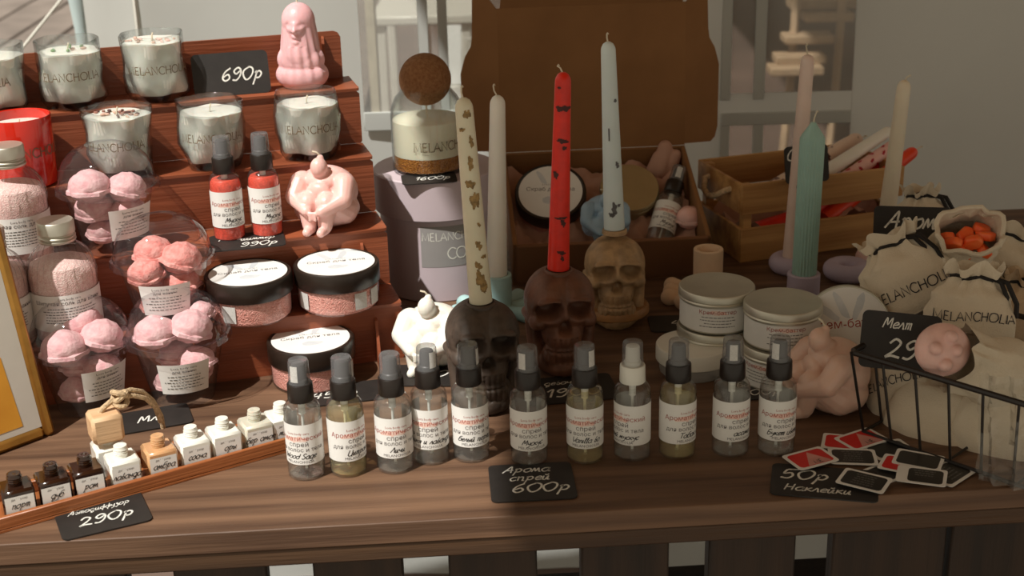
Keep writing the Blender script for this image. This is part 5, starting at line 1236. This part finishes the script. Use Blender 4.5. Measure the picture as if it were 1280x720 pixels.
pouch('unbleached open pouch wrapped around the pink paw candle', aty(1236, 462, 1.20), (R(30), R(-62), R(-20)), .034, .027, .085, 3.7, m=M_CANVAS, op=1, strings=False)
b = MB(); b.ball((0, 0, 0), .026, .017, .025, 20, 14)
for x, z, r in ((-.012, .004, .0060), (.007, .001, .0060), (-.003, -.012, .0065), (.003, .014, .0058)): b.ball((x, -.0150, z), r, .0072, r)
q = aty(1178, 437, 1.185); solo('paw_candle', fuse(b, 'paw_candle', M_PAW, .0011, 2, flat=False), None, 'pink paw shaped candle poking out of a canvas pouch in the basket', 'candle', q, (R(-14), R(0), R(4)))
CEL = clear('crinkled cellophane', (.95, .95, .93), .08, 1.5, haze=.10, hcol=(.8, .78, .74))
rd = random.Random(2); vv, fs = [], []
for i in range(15):
    for j in range(17): vv.append((-.026 + .052 * i / 14, rd.uniform(-.004, .004) + .006 * math.sin(i * 1.1), -.05 + .10 * j / 16))
for i in range(14):
    for j in range(16): a = i * 17 + j; fs.append((a, a + 17, a + 18, a + 1))
solo('cellophane_wrap', MB().add(vv, fs).mesh('cellophane_wrap', CEL, 20), None, 'crinkled clear cellophane hanging at the right end of the wire basket', 'wrap', aty(1258, 540, 1.115), (R(-8), R(-8), R(-40)))

# ---------------------------------------------------------------- stickers on the table
def sticker(label, px, py, rz, kind, k, w_=.050, h_=.036):
    q = at(px, py, .0004 + .0005 * k); t = thing('sticker', label, 'sticker', q, rz, 'loose stickers on the table')
    t.rotation_euler = (R(.5), R(.6 if k % 2 else -.6), rz)
    part('backing', MB().prism(rrect(w_, h_, .003), 0, .0004), t, m=M_PAPER)
    b_ = .0032; wide = .010 if kind == 'wide' else b_
    x0 = -w_ / 2 + wide; pm = M_SRED if kind.startswith('red') else M_SBLK
    pr = part('print', flat([[(x + (wide - b_) / 2, y) for x, y in rrect(w_ - wide - b_, h_ - 2 * b_, .004)]], .00048), t, m=pm)
    if kind == 'red_triangle':
        part('triangle', flat([[(-.010, -h_ / 2 + .004), (.016, -h_ / 2 + .004), (.003, .011)]], .00056), pr, m=mat('pink triangle print', (224, 160, 150), .5))
        part('lettering', flat(shift(strokes('МЕ', .0055, PRINT, 0, .16, 1, smooth=False)[0] + strokes('ME', .0055, PRINT, 0, .16, 1, smooth=False)[0], .003, -.011), .00060), pr, m=M_SBLK)
    if kind in ('text', 'wide'):
        part('lettering', flat(rows(5 if kind == 'text' else 3, .022, .0042, .0016, .008, k, 0 if kind == 'text' else .002), .00056), pr, m=M_GREYL)
    return t
for a_ in ((1105, 592, .55, 'plain', 0, 'black sticker half covered, behind the text sticker'), (1112, 562, .35, 'plain', 1, 'plain black sticker behind the small red corner'),
    (1054, 553, -.30, 'red', 2, 'red sticker under the topmost red triangle sticker'), (1186, 592, .75, 'text', 3, 'black text sticker at the far right of the pile'),
    (1077, 549, .50, 'red_triangle', 4, 'red sticker with a pink triangle lying at the back of the pile'), (1066, 571, -.12, 'text', 5, 'black striped text sticker in the middle of the pile'),
    (1128, 581, -.5, 'red', 6, 'red sticker mostly covered by two black ones'), (1148, 575, -.45, 'plain', 7, 'plain black sticker at the back right of the pile'),
    (1013, 573, .42, 'red_triangle', 8, 'red sticker with a pink triangle nearest to the last spray bottle'), (1080, 601, -.55, 'text', 9, 'black sticker with lines of text lying on the price tag'),
    (1152, 595, -.35, 'wide', 10, 'black sticker with a wide white margin at the front of the pile')):
    sticker(a_[5], a_[0], a_[1], a_[2], a_[3], a_[4], .044 if a_[3] != 'red' else .040, .032)
